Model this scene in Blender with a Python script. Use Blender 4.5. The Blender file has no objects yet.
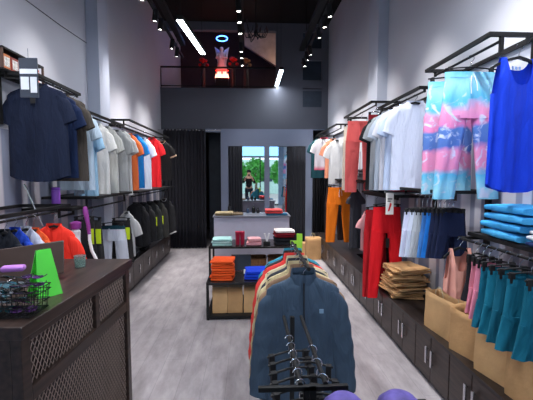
import bpy, math, random
from mathutils import Vector, Matrix
random.seed(7)
PI = math.pi
C = bpy.context.scene.collection
SC = bpy.context.scene
# ------------------------------------------------------------------ camera
F = 355.0
CAM = Vector((0, 0, 1.6))
TH, PS = math.atan(26/355), math.atan(17.5/355)
cd = bpy.data.cameras.new('camera'); cam = bpy.data.objects.new('camera', cd); C.objects.link(cam)
cam.location = CAM; cam.rotation_euler = (PI/2-TH, 0, -PS)
cd.sensor_width = 36; cd.lens = F/533*36; cd.clip_start = .05
SC.camera = cam
RM = cam.rotation_euler.to_matrix()
def ray(px, py): return RM @ Vector(((px-266.5)/F, (200-py)/F, -1))
def onx(px, py, x): r = ray(px, py); return CAM + r*(x/r.x)
def ony(px, py, y): r = ray(px, py); return CAM + r*(y/r.y)
def onz(px, py, z): r = ray(px, py); return CAM + r*((z-1.6)/r.z)

# ------------------------------------------------------------------ materials
def lin(c):
    c = c/255
    return c/12.92 if c <= .04045 else ((c+.055)/1.055)**2.4
def col(rgb): return (lin(rgb[0]), lin(rgb[1]), lin(rgb[2]), 1)
MC = {}
def mat(rgb, rough=.6, metal=0, var=.12, scale=8, bump=0, bscale=60, spec=.4, coat=0, name=None):
    key = (tuple(rgb), rough, metal, var, scale, bump, bscale, spec, coat)
    if key in MC: return MC[key]
    m = bpy.data.materials.new(name or 'paint'); m.use_nodes = True
    n = m.node_tree.nodes; l = m.node_tree.links; b = n['Principled BSDF']
    b.inputs['Roughness'].default_value = rough; b.inputs['Metallic'].default_value = metal
    b.inputs['Specular IOR Level'].default_value = spec; b.inputs['Coat Weight'].default_value = coat
    tc = n.new('ShaderNodeTexCoord'); ns = n.new('ShaderNodeTexNoise'); ns.inputs['Scale'].default_value = scale; ns.inputs['Detail'].default_value = 4
    l.new(tc.outputs['Object'], ns.inputs['Vector'])
    rp = n.new('ShaderNodeValToRGB'); c = col(rgb)
    rp.color_ramp.elements[0].position = .3; rp.color_ramp.elements[1].position = .7
    rp.color_ramp.elements[0].color = (c[0]*(1-var), c[1]*(1-var), c[2]*(1-var), 1)
    rp.color_ramp.elements[1].color = (min(1, c[0]*(1+var)), min(1, c[1]*(1+var)), min(1, c[2]*(1+var)), 1)
    l.new(ns.outputs['Fac'], rp.inputs['Fac']); l.new(rp.outputs['Color'], b.inputs['Base Color'])
    if bump:
        n2 = n.new('ShaderNodeTexNoise'); n2.inputs['Scale'].default_value = bscale; l.new(tc.outputs['Object'], n2.inputs['Vector'])
        bp = n.new('ShaderNodeBump'); bp.inputs['Strength'].default_value = bump; bp.inputs['Distance'].default_value = .01
        l.new(n2.outputs['Fac'], bp.inputs['Height']); l.new(bp.outputs['Normal'], b.inputs['Normal'])
    MC[key] = m; return m
FC = {}
def fab(rgb, rough=.85, stretch=.3, fs=16, strength=.55):
    key = (tuple(rgb), rough, stretch, fs)
    if key in FC: return FC[key]
    m = bpy.data.materials.new('fabric'); m.use_nodes = True; n = m.node_tree.nodes; l = m.node_tree.links; b = n['Principled BSDF']
    b.inputs['Roughness'].default_value = rough; b.inputs['Specular IOR Level'].default_value = .25; b.inputs['Base Color'].default_value = col(rgb)
    folds(m, stretch, fs, strength)
    FC[key] = m; return m
def folds(m, stretch=.3, fs=16, strength=.55):
    """soft cloth creases: a noise stretched down the cloth, as bump"""
    n = m.node_tree.nodes; l = m.node_tree.links; b = n['Principled BSDF']
    tc = n.new('ShaderNodeTexCoord'); mp = n.new('ShaderNodeMapping'); mp.inputs['Scale'].default_value = (1, .6, stretch); mp.inputs['Rotation'].default_value = (0, .15, 0); l.new(tc.outputs['Object'], mp.inputs[0])
    oi = n.new('ShaderNodeObjectInfo'); ad = n.new('ShaderNodeVectorMath'); ad.operation = 'ADD'; sc = n.new('ShaderNodeMath'); sc.operation = 'MULTIPLY'; sc.inputs[1].default_value = 9
    l.new(oi.outputs['Random'], sc.inputs[0]); l.new(mp.outputs[0], ad.inputs[0]); l.new(sc.outputs[0], ad.inputs[1])
    ns = n.new('ShaderNodeTexNoise'); ns.inputs['Scale'].default_value = fs; ns.inputs['Detail'].default_value = 3; ns.inputs['Distortion'].default_value = .6; l.new(ad.outputs[0], ns.inputs['Vector'])
    bp = n.new('ShaderNodeBump'); bp.inputs['Strength'].default_value = strength; bp.inputs['Distance'].default_value = .035; l.new(ns.outputs['Fac'], bp.inputs['Height']); l.new(bp.outputs['Normal'], b.inputs['Normal'])
def emis(rgb, s, name='glow'):
    m = bpy.data.materials.new(name); m.use_nodes = True; n = m.node_tree.nodes; b = n['Principled BSDF']
    b.inputs['Base Color'].default_value = col(rgb); b.inputs['Emission Color'].default_value = col(rgb); b.inputs['Emission Strength'].default_value = s
    return m
def ramp_mat(axis, stops, scale, noise=.0, nscale=4, rough=.8, name='pattern', const=False, objco=True, wob=1.0):
    """colour bands along one object axis, wobbled by noise"""
    m = bpy.data.materials.new(name); m.use_nodes = True; n = m.node_tree.nodes; l = m.node_tree.links; b = n['Principled BSDF']
    b.inputs['Roughness'].default_value = rough; b.inputs['Specular IOR Level'].default_value = .25
    tc = n.new('ShaderNodeTexCoord'); sp = n.new('ShaderNodeSeparateXYZ'); l.new(tc.outputs['Object'], sp.inputs[0])
    ns = n.new('ShaderNodeTexNoise'); ns.inputs['Scale'].default_value = nscale; ns.inputs['Detail'].default_value = 3; l.new(tc.outputs['Object'], ns.inputs['Vector'])
    mm = n.new('ShaderNodeMath'); mm.operation = 'MULTIPLY_ADD'; l.new(ns.outputs['Fac'], mm.inputs[0]); mm.inputs[1].default_value = noise; 
    m2 = n.new('ShaderNodeMath'); m2.operation = 'MULTIPLY'; l.new(sp.outputs[axis], m2.inputs[0]); m2.inputs[1].default_value = scale
    l.new(m2.outputs[0], mm.inputs[2])
    fr = n.new('ShaderNodeMath'); fr.operation = 'FRACT'; l.new(mm.outputs[0], fr.inputs[0])
    rp = n.new('ShaderNodeValToRGB'); cr = rp.color_ramp
    if const: cr.interpolation = 'CONSTANT'
    while len(cr.elements) < len(stops): cr.elements.new(.5)
    for e, (p, c) in zip(cr.elements, stops): e.position = p
    for e, (p, c) in zip(cr.elements, stops): e.color = col(c)
    l.new(fr.outputs[0], rp.inputs['Fac']); l.new(rp.outputs['Color'], b.inputs['Base Color'])
    return m
def glassy(rgb, rough=.05, alpha=.5):
    m = bpy.data.materials.new('tinted_acrylic'); m.use_nodes = True; b = m.node_tree.nodes['Principled BSDF']
    b.inputs['Base Color'].default_value = col(rgb); b.inputs['Roughness'].default_value = rough
    b.inputs['Transmission Weight'].default_value = alpha; b.inputs['IOR'].default_value = 1.2
    return m

BLACK = mat((14, 14, 16), .6, 0, .1, name='black_steel')
BLACKM = mat((20, 20, 23), .6, 0, .1, name='black_plastic')
CHROME = mat((205, 205, 210), .2, 1, .02, name='chrome')
WHITE = mat((225, 225, 230), .5, name='white_paint')
KRAFT = mat((206, 164, 116), .8, 0, .12, 6, .3, 25, name='kraft_paper')
KRAFT2 = mat((190, 148, 102), .8, 0, .14, 6, .3, 25, name='kraft_paper')
PAPER = mat((225, 222, 218), .6, name='paper')
WALL = mat((196, 198, 208), .7, 0, .03, 2, .05, 30, name='wall_paint')
GREYP = mat((122, 132, 156), .6, 0, .04, 2, name='grey_blue_paint')
COLM = mat((182, 188, 204), .55, 0, .04, 2, name='pillar_paint')
def wood():
    m = bpy.data.materials.new('dark_wood'); m.use_nodes = True; n = m.node_tree.nodes; l = m.node_tree.links; b = n['Principled BSDF']
    tc = n.new('ShaderNodeTexCoord'); mp = n.new('ShaderNodeMapping'); mp.inputs['Scale'].default_value = (14, 1.2, 14); l.new(tc.outputs['Object'], mp.inputs[0])
    ns = n.new('ShaderNodeTexNoise'); ns.inputs['Scale'].default_value = 3; ns.inputs['Detail'].default_value = 8; l.new(mp.outputs[0], ns.inputs['Vector'])
    rp = n.new('ShaderNodeValToRGB'); rp.color_ramp.elements[0].position = .35; rp.color_ramp.elements[1].position = .7
    rp.color_ramp.elements[0].color = col((36, 27, 25)); rp.color_ramp.elements[1].color = col((66, 50, 44))
    l.new(ns.outputs['Fac'], rp.inputs['Fac']); l.new(rp.outputs['Color'], b.inputs['Base Color']); b.inputs['Roughness'].default_value = .38
    return m
WOOD = wood()

# ------------------------------------------------------------------ mesh helpers
class MB:
    def __init__(s): s.v = []; s.f = []
    def add(s, vs, fs):
        o = len(s.v); s.v += [tuple(p) for p in vs]; s.f += [tuple(i+o for i in f) for f in fs]; return s
    def box(s, x0, x1, y0, y1, z0, z1):
        return s.add([(x, y, z) for z in (z0, z1) for y in (y0, y1) for x in (x0, x1)],
                     [(0, 2, 3, 1), (4, 5, 7, 6), (0, 1, 5, 4), (2, 6, 7, 3), (0, 4, 6, 2), (1, 3, 7, 5)])
    def obox(s, c, ax, ay, az):   # box from centre and three half axes
        c, ax, ay, az = map(Vector, (c, ax, ay, az))
        return s.add([c+ax*i+ay*j+az*k for k in (-1, 1) for j in (-1, 1) for i in (-1, 1)],
                     [(0, 2, 3, 1), (4, 5, 7, 6), (0, 1, 5, 4), (2, 6, 7, 3), (0, 4, 6, 2), (1, 3, 7, 5)])
    def loft(s, rings, cap0=False, cap1=False, closed=True):
        n = len(rings[0]); vs = [p for r in rings for p in r]; fs = []
        for i in range(len(rings)-1):
            for j in range(n if closed else n-1):
                k = (j+1) % n; fs.append((i*n+j, i*n+k, (i+1)*n+k, (i+1)*n+j))
        if cap0: fs.append(tuple(reversed(range(n))))
        if cap1: fs.append(tuple((len(rings)-1)*n+j for j in range(n)))
        return s.add(vs, fs)
    def tube(s, pts, r, n=8, cap=True, closed=False):
        pts = [Vector(p) for p in pts]; rings = []; up = None
        for i, p in enumerate(pts):
            if closed: t = pts[(i+1) % len(pts)]-pts[i-1]
            else: t = pts[min(i+1, len(pts)-1)]-pts[max(i-1, 0)]
            t.normalize()
            if up is None: up = Vector((0, 0, 1)) if abs(t.z) < .9 else Vector((1, 0, 0))
            a = t.cross(up); 
            if a.length < 1e-4: a = t.orthogonal()
            a.normalize(); b = a.cross(t); up = b
            rr = r[i] if isinstance(r, (list, tuple)) else r
            rings.append([p+a*math.cos(q)*rr+b*math.sin(q)*rr for q in (2*PI*k/n for k in range(n))])
        if closed: rings.append(rings[0]); cap = False
        return s.loft(rings, cap, cap)
    def lathe(s, prof, c=(0, 0, 0), n=16, sy=1):
        c = Vector(c)
        return s.loft([[c+Vector((r*math.cos(2*PI*k/n), r*sy*math.sin(2*PI*k/n), z)) for k in range(n)] for r, z in prof], True, True)
    def prism(s, pts, y0, y1):   # outline in xz
        n = len(pts)
        return s.add([(x, y0, z) for x, z in pts]+[(x, y1, z) for x, z in pts],
                     [tuple(range(n)), tuple(reversed(range(n, 2*n)))]+[(i, n+i, n+(i+1) % n, (i+1) % n) for i in range(n)])
    def grid(s, fn, nu, nv):
        return s.add([fn(i/nu, j/nv) for i in range(nu+1) for j in range(nv+1)],
                     [(i*(nv+1)+j, (i+1)*(nv+1)+j, (i+1)*(nv+1)+j+1, i*(nv+1)+j+1) for i in range(nu) for j in range(nv)])
def obj(name, mb, m, parent=None, smooth=True, bevel=0, loc=None, rotz=0, solid=0, ang=40, rot=None):
    me = bpy.data.meshes.new(name); me.from_pydata(mb.v, [], mb.f); me.update()
    if not isinstance(m, (list, tuple)): m = [m]
    for k in m: me.materials.append(k)
    if smooth:
        me.polygons.foreach_set('use_smooth', [True]*len(me.polygons)); me.set_sharp_from_angle(angle=math.radians(ang))
    o = bpy.data.objects.new(name, me); C.objects.link(o)
    if parent is not None: o.parent = parent
    if loc is not None: o.location = loc
    if rotz: o.rotation_euler = (0, 0, rotz)
    if rot: o.rotation_euler = rot
    if bevel:
        b = o.modifiers.new('bevel', 'BEVEL'); b.width = bevel; b.segments = 2; b.limit_method = 'ANGLE'
    if solid:
        b = o.modifiers.new('solid', 'SOLIDIFY'); b.thickness = solid; b.offset = 0
    return o
def thing(name, label, cat, loc=(0, 0, 0), rotz=0, group=None):
    o = bpy.data.objects.new(name, None); o.empty_display_size = .1; C.objects.link(o)
    o.location = loc; o.rotation_euler = (0, 0, rotz)
    return tag(o, label, cat, group)
def tag(o, label, cat, group=None):
    o['label'] = label; o['category'] = cat
    if group: o['group'] = group
    return o
def struct(name, mb, m, **k):
    o = obj(name, mb, m, **k)
    if o.parent is None: o['kind'] = 'structure'
    return o

# ------------------------------------------------------------------ garments
def sect(hw, th, n, z, cx=0, fold=0, ph=0, k=5, bow=0, front=0):
    """flattened superellipse cross-section; fold = ripple depth"""
    out = []
    for j in range(n):
        a = 2*PI*j/n; ca, sa = math.cos(a), math.sin(a)
        x = hw*math.copysign(abs(ca)**.75, ca); y = th*math.copysign(abs(sa)**.8, sa)
        r = fold*(math.sin(k*x/max(hw, .01)*1.7+ph)+.5*math.sin(k*2.3*x/max(hw, .01)+ph*2.1))*(1-.4*abs(ca))
        y += r if sa >= 0 else r*.8
        zz = z
        if front and sa < 0: zz -= front*(1-min(1, abs(x/hw))**2)
        out.append((cx+x, y-bow, zz))
    return out
def body_mb(w, h, ph, th=.028, flare=.05, scoop=.05, curve=0.0, n=40):
    hw = w/2; R = []
    prof = [(0, .36, .45), (-.012, .42, .55), (-.03, .62, .6), (-.05, .84, .65), (-.075, .97, .75), (-.13, 1, .9), (-.2, .97, 1)]
    for z, a, t in prof: R.append(sect(hw*a, th*t, n, z, 0, .001, ph, front=scoop if z > -.02 else (scoop*.5 if z > -.04 else 0)))
    for i in range(1, 15):
        t = i/14; z = -.2-(h-.2)*t
        ring = sect(hw*(.97+flare*t), th*(1+.25*t), n, z, 0, .003+.011*t, ph+t*.8)
        if curve: ring = [(x, y, zz+curve*t**6*(abs(x)/hw)**2) for x, y, zz in ring]
        R.append(ring)
    return MB().loft(R)
def sleeve_mb(w, side, L, ph, r0=.075, r1=.06, spread=.45):
    n = 18; R = []; d = Vector((side*spread, -.02, -1)).normalized(); e = Vector((d.z*-side, 0, d.x*side)).normalized()
    p0 = Vector((side*w*.36, 0, -.085)); st = max(6, int(L/.03))
    e = Vector((1, 0, side*spread)).normalized()
    for i in range(st+1):
        t = i/st; r = (r0+(r1-r0)*t)*min(1, .3+.7*math.sin(PI/2*min(1, t*L/.11))); c = p0+d*L*t
        if L > .35: c += Vector((-side*.10*t*t*L, -.02*t, 0))
        th = .022*(1-.1*t); ring = []
        for j in range(n):
            a = 2*PI*j/n; wob = .0035*math.sin(9*t*L*6+ph+j*.4)*min(1, L/.3)
            ring.append(c+e*(r+wob)*math.cos(a)+Vector((0, 1, 0))*(th+wob*.5)*math.sin(a))
        R.append(ring)
    return MB().loft(R, True, False)
def hook_mb(r=.02, z0=.02):
    pts = [(0, 0, -.02), (0, 0, z0)] + [(r*math.sin(a)*1.0, 0, z0+r+.012-r*math.cos(a)) for a in [k*PI/8 for k in range(1, 12)]]
    return MB().tube(pts, .0022, 6)
RAILS = [(1, 1.95, 3.1, 1.065, .33), (1, 1.15, 1.75, .855, .2)]
def hanger(loc, rz, label, kind='top', w=.4, metal=False, group=None):
    """origin = shoulder line of the garment; the rail passes through the hook above"""
    t = thing('clothes_hanger', label, 'hanger', loc, rz, group)
    z0 = .02
    best = [r for r in RAILS if r[0]*loc[0] > 0 and r[1]-.12 < loc[1] < r[2]+.12 and -.03 < r[3]-loc[2] < .3]
    if best: z0 = max(.0, min(r[3] for r in best)-loc[2]-.043)
    obj('hook', hook_mb(.02, z0), CHROME, t)
    if kind == 'top':
        hb = MB(); hw = w*.46
        pts = [(-hw, 0, -.075), (-hw*.75, 0, -.05), (-hw*.35, 0, -.022), (0, 0, -.008), (hw*.35, 0, -.022), (hw*.75, 0, -.05), (hw, 0, -.075)]
        for a, b in zip(pts, pts[1:]):
            pass
        hb.loft([[(x, -.006, z-.008), (x, .006, z-.008), (x, .006, z+.008), (x, -.006, z+.008)] for x, y, z in pts], True, True)
        obj('arm', hb, BLACKM, t)
    else:
        hw = w*.52
        obj('bar', MB().tube([(-hw, 0, -.03), (-hw*.3, 0, -.018), (0, 0, -.015), (hw*.3, 0, -.018), (hw, 0, -.03)], .005, 8), BLACKM, t)
        for s in (-1, 1):
            obj('clip', MB().box(s*hw*.8-.012, s*hw*.8+.012, -.012, .012, -.075, -.02), BLACKM, t, bevel=.002)
    return t
TAGM = mat((205, 230, 40), .5, name='neon_card')
def shirt(loc, w, h, m, label, cat='t-shirt', name='t_shirt', rz=0, sleeve='short', trim=None, group=None, collar=True, hang=True, hlabel=None, logo=None, th=.028, curve=0, neon=False, placket=None, swingtag=False):
    ph = random.uniform(0, 6)
    t = thing(name, label, cat, loc, rz, group)
    if sleeve == 'tank': return tank(t, w, h, m, ph, loc, rz, label, hang)
    obj('torso', body_mb(w, h, ph, th, curve=curve), m, t)
    L = {'short': .22, 'long': min(.58, h*.85), 'cap': .12}[sleeve]
    for s in (-1, 1):
        sl = obj('sleeve', sleeve_mb(w, s, L, ph+s, spread=.42 if sleeve == 'short' else .22), m, t)
        if trim: 
            d = Vector((s*(.42 if sleeve == 'short' else .22), -.02, -1)).normalized(); c = Vector((s*w*.36, 0, -.085))+d*L
            if L > .35: c += Vector((-s*.10*L, -.02, 0))
            obj('cuff', MB().loft([[c+d*q+Vector((.064*math.cos(a), .024*math.sin(a), .064*math.cos(a)*s*.4)) for a in [2*PI*k/16 for k in range(16)]] for q in (-.02, .004)]), trim, sl)
    if collar:
        n = 24; R = []
        for q, zz in ((1.0, -.004), (1.03, .012), (.93, .012)):
            R.append([(w*.18*q*math.cos(a), .015*q*math.sin(a), zz-(.05*(1-abs(math.cos(a))**2) if math.sin(a) < 0 else 0)) for a in [2*PI*k/n for k in range(n)]])
        obj('collar', MB().loft(R), trim or m, t)
    if logo: obj('chest_logo', MB().obox((w*.2, -th-.012, -.2), (.016, 0, 0), (0, .002, 0), (0, 0, .01)), mat(logo, .5), t, smooth=False)
    if swingtag: obj('swing_tag', MB().obox((w*.0, -th-.016, -.1), (.02, 0, 0), (0, .001, 0), (0, 0, .045)), BLACKM, t, smooth=False)
    if neon: obj('size_card', MB().obox((w*.36, -th-.016, -h*.5), (.03, 0, 0), (0, .001, 0), (0, 0, .07)), TAGM, t, smooth=False)
    if hang: hanger(loc, rz, hlabel or ('hanger of the '+label), 'top', w)
    return t
def tank(t, w, h, m, ph, loc, rz, label, hang=True, th=.028):
    hw = w/2; n = 96; rows = 26; cols = []
    for j in range(n):
        a = 2*PI*j/n; u = math.cos(a); front = math.sin(a) < 0; au = abs(u)
        deep = .15 if front else .06
        if au < .44: zt = -deep*(1-(au/.44)**3.2)-.012
        elif au < .66: zt = -.012
        else: zt = -.012-.2*math.sin(PI/2*min(1, (au-.66)/.26))**1.2
        cols.append((u, math.sin(a), zt))
    R = []
    for i in range(rows+1):
        q = (i/rows)**1.3; ring = []
        for u, sn, zt in cols:
            z = zt+(-h-zt)*q; k = min(1, abs(z)/.13)**.6
            ww = hw*(1+.06*max(0, (-z-.2)/h)); x = ww*math.copysign(abs(u)**.85, u)
            f = (.002+.011*q)*(math.sin(7*u+ph+q)+.5*math.sin(15*u+ph*2))
            ring.append((x, (th*math.copysign(abs(sn)**.7, sn))*k+f*min(1, abs(sn)*2), z-(.05*q**4)*(1-u*u)))
        R.append(ring)
    obj('torso', MB().loft(R), m, t, ang=75)
    obj('neck_print', MB().obox((-.022, th*.55, -.062), (.006, 0, 0), (0, .001, 0), (0, 0, .009)).obox((0, th*.55, -.062), (.007, 0, 0), (0, .001, 0), (0, 0, .009)).obox((.022, th*.55, -.062), (.006, 0, 0), (0, .001, 0), (0, 0, .009)), mat((150, 180, 235), .5), t, smooth=False) if w > .28 else None
    if hang: hanger(loc, rz, 'hanger of the '+label, 'top', w*1.15)
    return t
def legs_mb(w, h, crotch, ph, gap=.012, taper=.8, th=.03, splay=.02):
    mb = MB(); hw = w/2; n = 36; R = []
    m = 7
    for i in range(m):
        t = i/(m-1); R.append(sect(hw*(.86+.14*t), th*(.7+.3*t), n, -crotch*t, 0, .002+.006*t, ph))
    mb.loft(R)
    for s in (-1, 1):
        R = []; k = max(5, int((h-crotch)/.05)); lw = (hw-gap)/2
        for i in range(k+1):
            t = i/k; a = lw*(1-(1-taper)*t)
            R.append(sect(a, th*(.98-.25*t), 26, -crotch*.93-(h-crotch*.93)*t, s*(lw+gap+splay*t), .003+.005*t, ph+s+t*2.5, 3))
        mb.loft(R, True, False)
    return mb
def trousers(loc, w, h, m, label, rz=0, cat='trousers', name='trousers', crotch=.26, band=None, group=None, taper=.72, hang=True, cord=None, neon=False, th=.03, swing=None, splay=.02, gap=.012):
    ph = random.uniform(0, 6); t = thing(name, label, cat, loc, rz, group)
    top = -.06
    lg = legs_mb(w, h-.06, crotch, ph, taper=taper, th=th, splay=splay, gap=gap); lg.v = [(x, y, z-.06) for x, y, z in lg.v]
    obj('leg_panel', lg, m, t)
    R = [sect(w/2*.87, th*.72, 36, zz, 0, .0015, ph) for zz in (-.052, -.064, -.09)]
    obj('waistband', MB().loft([[(x*1.02, y*1.08, z) for x, y, z in r] for r in R]), band or m, t)
    if cord: obj('drawstring', MB().tube([(-.01, -th*.8, -.08), (-.02, -th-.006, -.14), (-.018, -th-.01, -.2)], .003, 6).tube([(.01, -th*.8, -.08), (.02, -th-.006, -.13), (.024, -th-.01, -.18)], .003, 6), cord, t)
    if neon: obj('size_card', MB().obox((w*.36, -th-.012, -.2), (.025, 0, 0), (0, .001, 0), (0, 0, .07)), TAGM, t, smooth=False)
    if swing: obj('swing_tag', MB().obox((0, -th-.012, -h*.42), (.018, 0, 0), (0, .001, 0), (0, 0, .05)), swing, t, smooth=False)
    if hang: hanger(loc, rz, 'clip hanger of the '+label, 'clip', w*.85)
    return t

def place(px, y0, y1, wpx, xr):
    """garment hung from a rail at world x = xr: returns shoulder point, width, height"""
    a = onx(px, y0, xr); r = ray(px, y1); b = CAM + r*(a.y/r.y)
    return a, wpx*a.y/F, a.z-b.z
def S(px, y0, y1, wpx, xr, m, label, zt=None, **k):
    a, w, h = place(px, y0, y1, wpx, xr)
    if zt: h += zt-a.z; a.z = zt
    return shirt(a, w, h, m, label, **k)
def T(px, y0, y1, wpx, xr, m, label, zt=None, **k):
    a, w, h = place(px, y0, y1, wpx, xr)
    if zt: h += zt-a.z; a.z = zt
    return trousers(a, w, h, m, label, **k)

# ------------------------------------------------------------------ room
XL, XR, YB, ZC, YF = -1.9, 1.75, 7.9, 4.85, -2.4
def floor_mat():
    m = bpy.data.materials.new('grey_vinyl_floor'); m.use_nodes = True; n = m.node_tree.nodes; l = m.node_tree.links; b = n['Principled BSDF']
    tc = n.new('ShaderNodeTexCoord'); br = n.new('ShaderNodeTexBrick'); mp = n.new('ShaderNodeMapping'); mp.inputs['Rotation'].default_value = (0, 0, PI/2)
    l.new(tc.outputs['Object'], mp.inputs[0]); l.new(mp.outputs[0], br.inputs['Vector'])
    br.inputs['Scale'].default_value = 1; br.inputs['Brick Width'].default_value = 1.2; br.inputs['Row Height'].default_value = .18; br.inputs['Mortar Size'].default_value = .0025
    br.inputs['Color1'].default_value = (1, 1, 1, 1); br.inputs['Color2'].default_value = (.93, .93, .94, 1); br.inputs['Mortar'].default_value = (.75, .75, .77, 1)
    m3 = n.new('ShaderNodeMapping'); m3.inputs['Scale'].default_value = (4, 1.2, 1); l.new(tc.outputs['Object'], m3.inputs[0])
    ns = n.new('ShaderNodeTexNoise'); ns.inputs['Scale'].default_value = 2.2; ns.inputs['Detail'].default_value = 8; ns.inputs['Roughness'].default_value = .65; l.new(m3.outputs[0], ns.inputs['Vector'])
    rp = n.new('ShaderNodeValToRGB'); rp.color_ramp.elements[0].position = .3; rp.color_ramp.elements[1].position = .72
    rp.color_ramp.elements[0].color = col((124, 119, 124)); rp.color_ramp.elements[1].color = col((168, 163, 168))
    l.new(ns.outputs['Fac'], rp.inputs['Fac'])
    mx = n.new('ShaderNodeMixRGB'); mx.blend_type = 'MULTIPLY'; mx.inputs[0].default_value = 1; l.new(rp.outputs[0], mx.inputs[1]); l.new(br.outputs['Color'], mx.inputs[2])
    l.new(mx.outputs[0], b.inputs['Base Color']); b.inputs['Roughness'].default_value = .42
    return m
struct('floor', MB().box(XL-.2, XR+.2, YF, YB+2.5, -.1, 0), floor_mat(), smooth=False)
# walls: plain paint above, vertically striped panelling below rail height
def wall_mat():
    m = bpy.data.materials.new('wall_with_striped_panels'); m.use_nodes = True; n = m.node_tree.nodes; l = m.node_tree.links; b = n['Principled BSDF']
    tc = n.new('ShaderNodeTexCoord'); sp = n.new('ShaderNodeSeparateXYZ'); l.new(tc.outputs['Object'], sp.inputs[0])
    m2 = n.new('ShaderNodeMath'); m2.operation = 'MULTIPLY'; l.new(sp.outputs[1], m2.inputs[0]); m2.inputs[1].default_value = 2.1
    fr = n.new('ShaderNodeMath'); fr.operation = 'FRACT'; l.new(m2.outputs[0], fr.inputs[0])
    rp = n.new('ShaderNodeValToRGB'); cr = rp.color_ramp
    st = [(0, (118, 124, 146)), (.42, (118, 124, 146)), (.45, (196, 194, 204)), (.58, (196, 194, 204)), (.6, (140, 144, 164)), (.7, (140, 144, 164)), (.72, (200, 198, 206)), (.95, (196, 190, 200)), (1, (118, 124, 146))]
    while len(cr.elements) < len(st): cr.elements.new(.5)
    for e, (p, c) in zip(cr.elements, st): e.position = p
    for e, (p, c) in zip(cr.elements, st): e.color = col(c)
    l.new(fr.outputs[0], rp.inputs['Fac'])
    ns = n.new('ShaderNodeTexNoise'); ns.inputs['Scale'].default_value = 1.5; l.new(tc.outputs['Object'], ns.inputs['Vector'])
    r2 = n.new('ShaderNodeValToRGB'); r2.color_ramp.elements[0].color = col((186, 187, 198)); r2.color_ramp.elements[1].color = col((200, 202, 212)); l.new(ns.outputs['Fac'], r2.inputs['Fac'])
    lt = n.new('ShaderNodeMath'); lt.operation = 'LESS_THAN'; l.new(sp.outputs[2], lt.inputs[0]); lt.inputs[1].default_value = 1.95
    mx = n.new('ShaderNodeMixRGB'); l.new(lt.outputs[0], mx.inputs[0]); l.new(r2.outputs[0], mx.inputs[1]); l.new(rp.outputs[0], mx.inputs[2])
    l.new(mx.outputs[0], b.inputs['Base Color']); b.inputs['Roughness'].default_value = .6
    return m
WS = wall_mat()
struct('wall_left', MB().box(XL-.15, XL, YF, YB+.12, 0, ZC).box(XL-.15, XL, YB+.12, YB+2.5, 0, 6.1), WS, smooth=False)
struct('wall_right', MB().box(XR, XR+.15, YF, YB+.12, 0, ZC).box(XR, XR+.15, YB+.12, YB+2.5, 0, 6.1), WS, smooth=False)
struct('ceiling', MB().box(XL-.15, XR+.15, YF, YB+.12, ZC, ZC+.1).box(XL-.15, XR+.15, YB+.12, YB+2.5, 6.1, 6.2).box(XL-.15, XR+.15, YB+.02, YB+.12, ZC+.1, 6.1), mat((7, 7, 8), .8, name='black_ceiling'), smooth=False)
struct('pillar_left', MB().box(XL, XL+.14, 4.38, 4.68, 0, ZC), COLM, smooth=False)
struct('pillar_right', MB().box(XR-.13, XR, 4.5, 4.85, 0, ZC), COLM, smooth=False)
# mezzanine front wall with its opening (x px 163-276, z 3.5-4.8)
z88, z30 = ony(220, 88, YB).z, ony(220, 30, YB).z
zL = ony(220, 129.5, YB).z          # underside of mezzanine front
xo = ony(276, 60, YB).x
MZ = mat((88, 91, 102), .7, 0, .05, 2, name='mezzanine_paint')
struct('wall_back', MB().box(XL, XR, YB, YB+.12, zL, z88).box(XL, XR, YB, YB+.12, z30, ZC).box(xo, ony(303, 60, YB).x, YB, YB+.12, z88, z30).box(ony(322, 60, YB).x, XR, YB, YB+.12, z88, z30), MZ, smooth=False)
struct('trim_5', MB().box(ony(303, 60, YB).x, ony(322, 60, YB).x, YB+.08, YB+.12, z88, z30), mat((44, 54, 68), .6), smooth=False)
xa, xb = ony(303, 60, YB).x, ony(322, 60, YB).x
pn = MB()
for ya, yb in ((33, 47), (61, 78), (91, 106)): pass
zz = lambda y: ony(300, y, YB).z
struct('trim_1', MB().box(xa, xb, YB, YB+.08, zz(60), zz(48)).box(xa, xb, YB, YB+.08, zz(88), zz(80)), MZ, smooth=False)
struct('trim_2', MB().box(xa, xb, YB-.004, YB, zz(107), zz(91)), mat((48, 58, 72), .6), smooth=False)
struct('mezzanine_floor', MB().box(XL, XR, YB+.12, YB+2.5, zL, zL+.15), mat((50, 48, 52), .7), smooth=False)
struct('wall_rear', MB().box(XL, XR, YB+2.4, YB+2.5, 0, 6.1), mat((58, 42, 48), .8), smooth=False)
# sloped stair soffit seen in the mezzanine
ya = YB+1.5; pp_ = [ony(*q, ya) for q in ((238, 24), (282, 24), (282, 70), (243, 44))]
struct('stair_soffit', MB().prism([(q.x, q.z) for q in pp_], ya, ya+.1), mat((190, 165, 150), .8), smooth=False)
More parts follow.
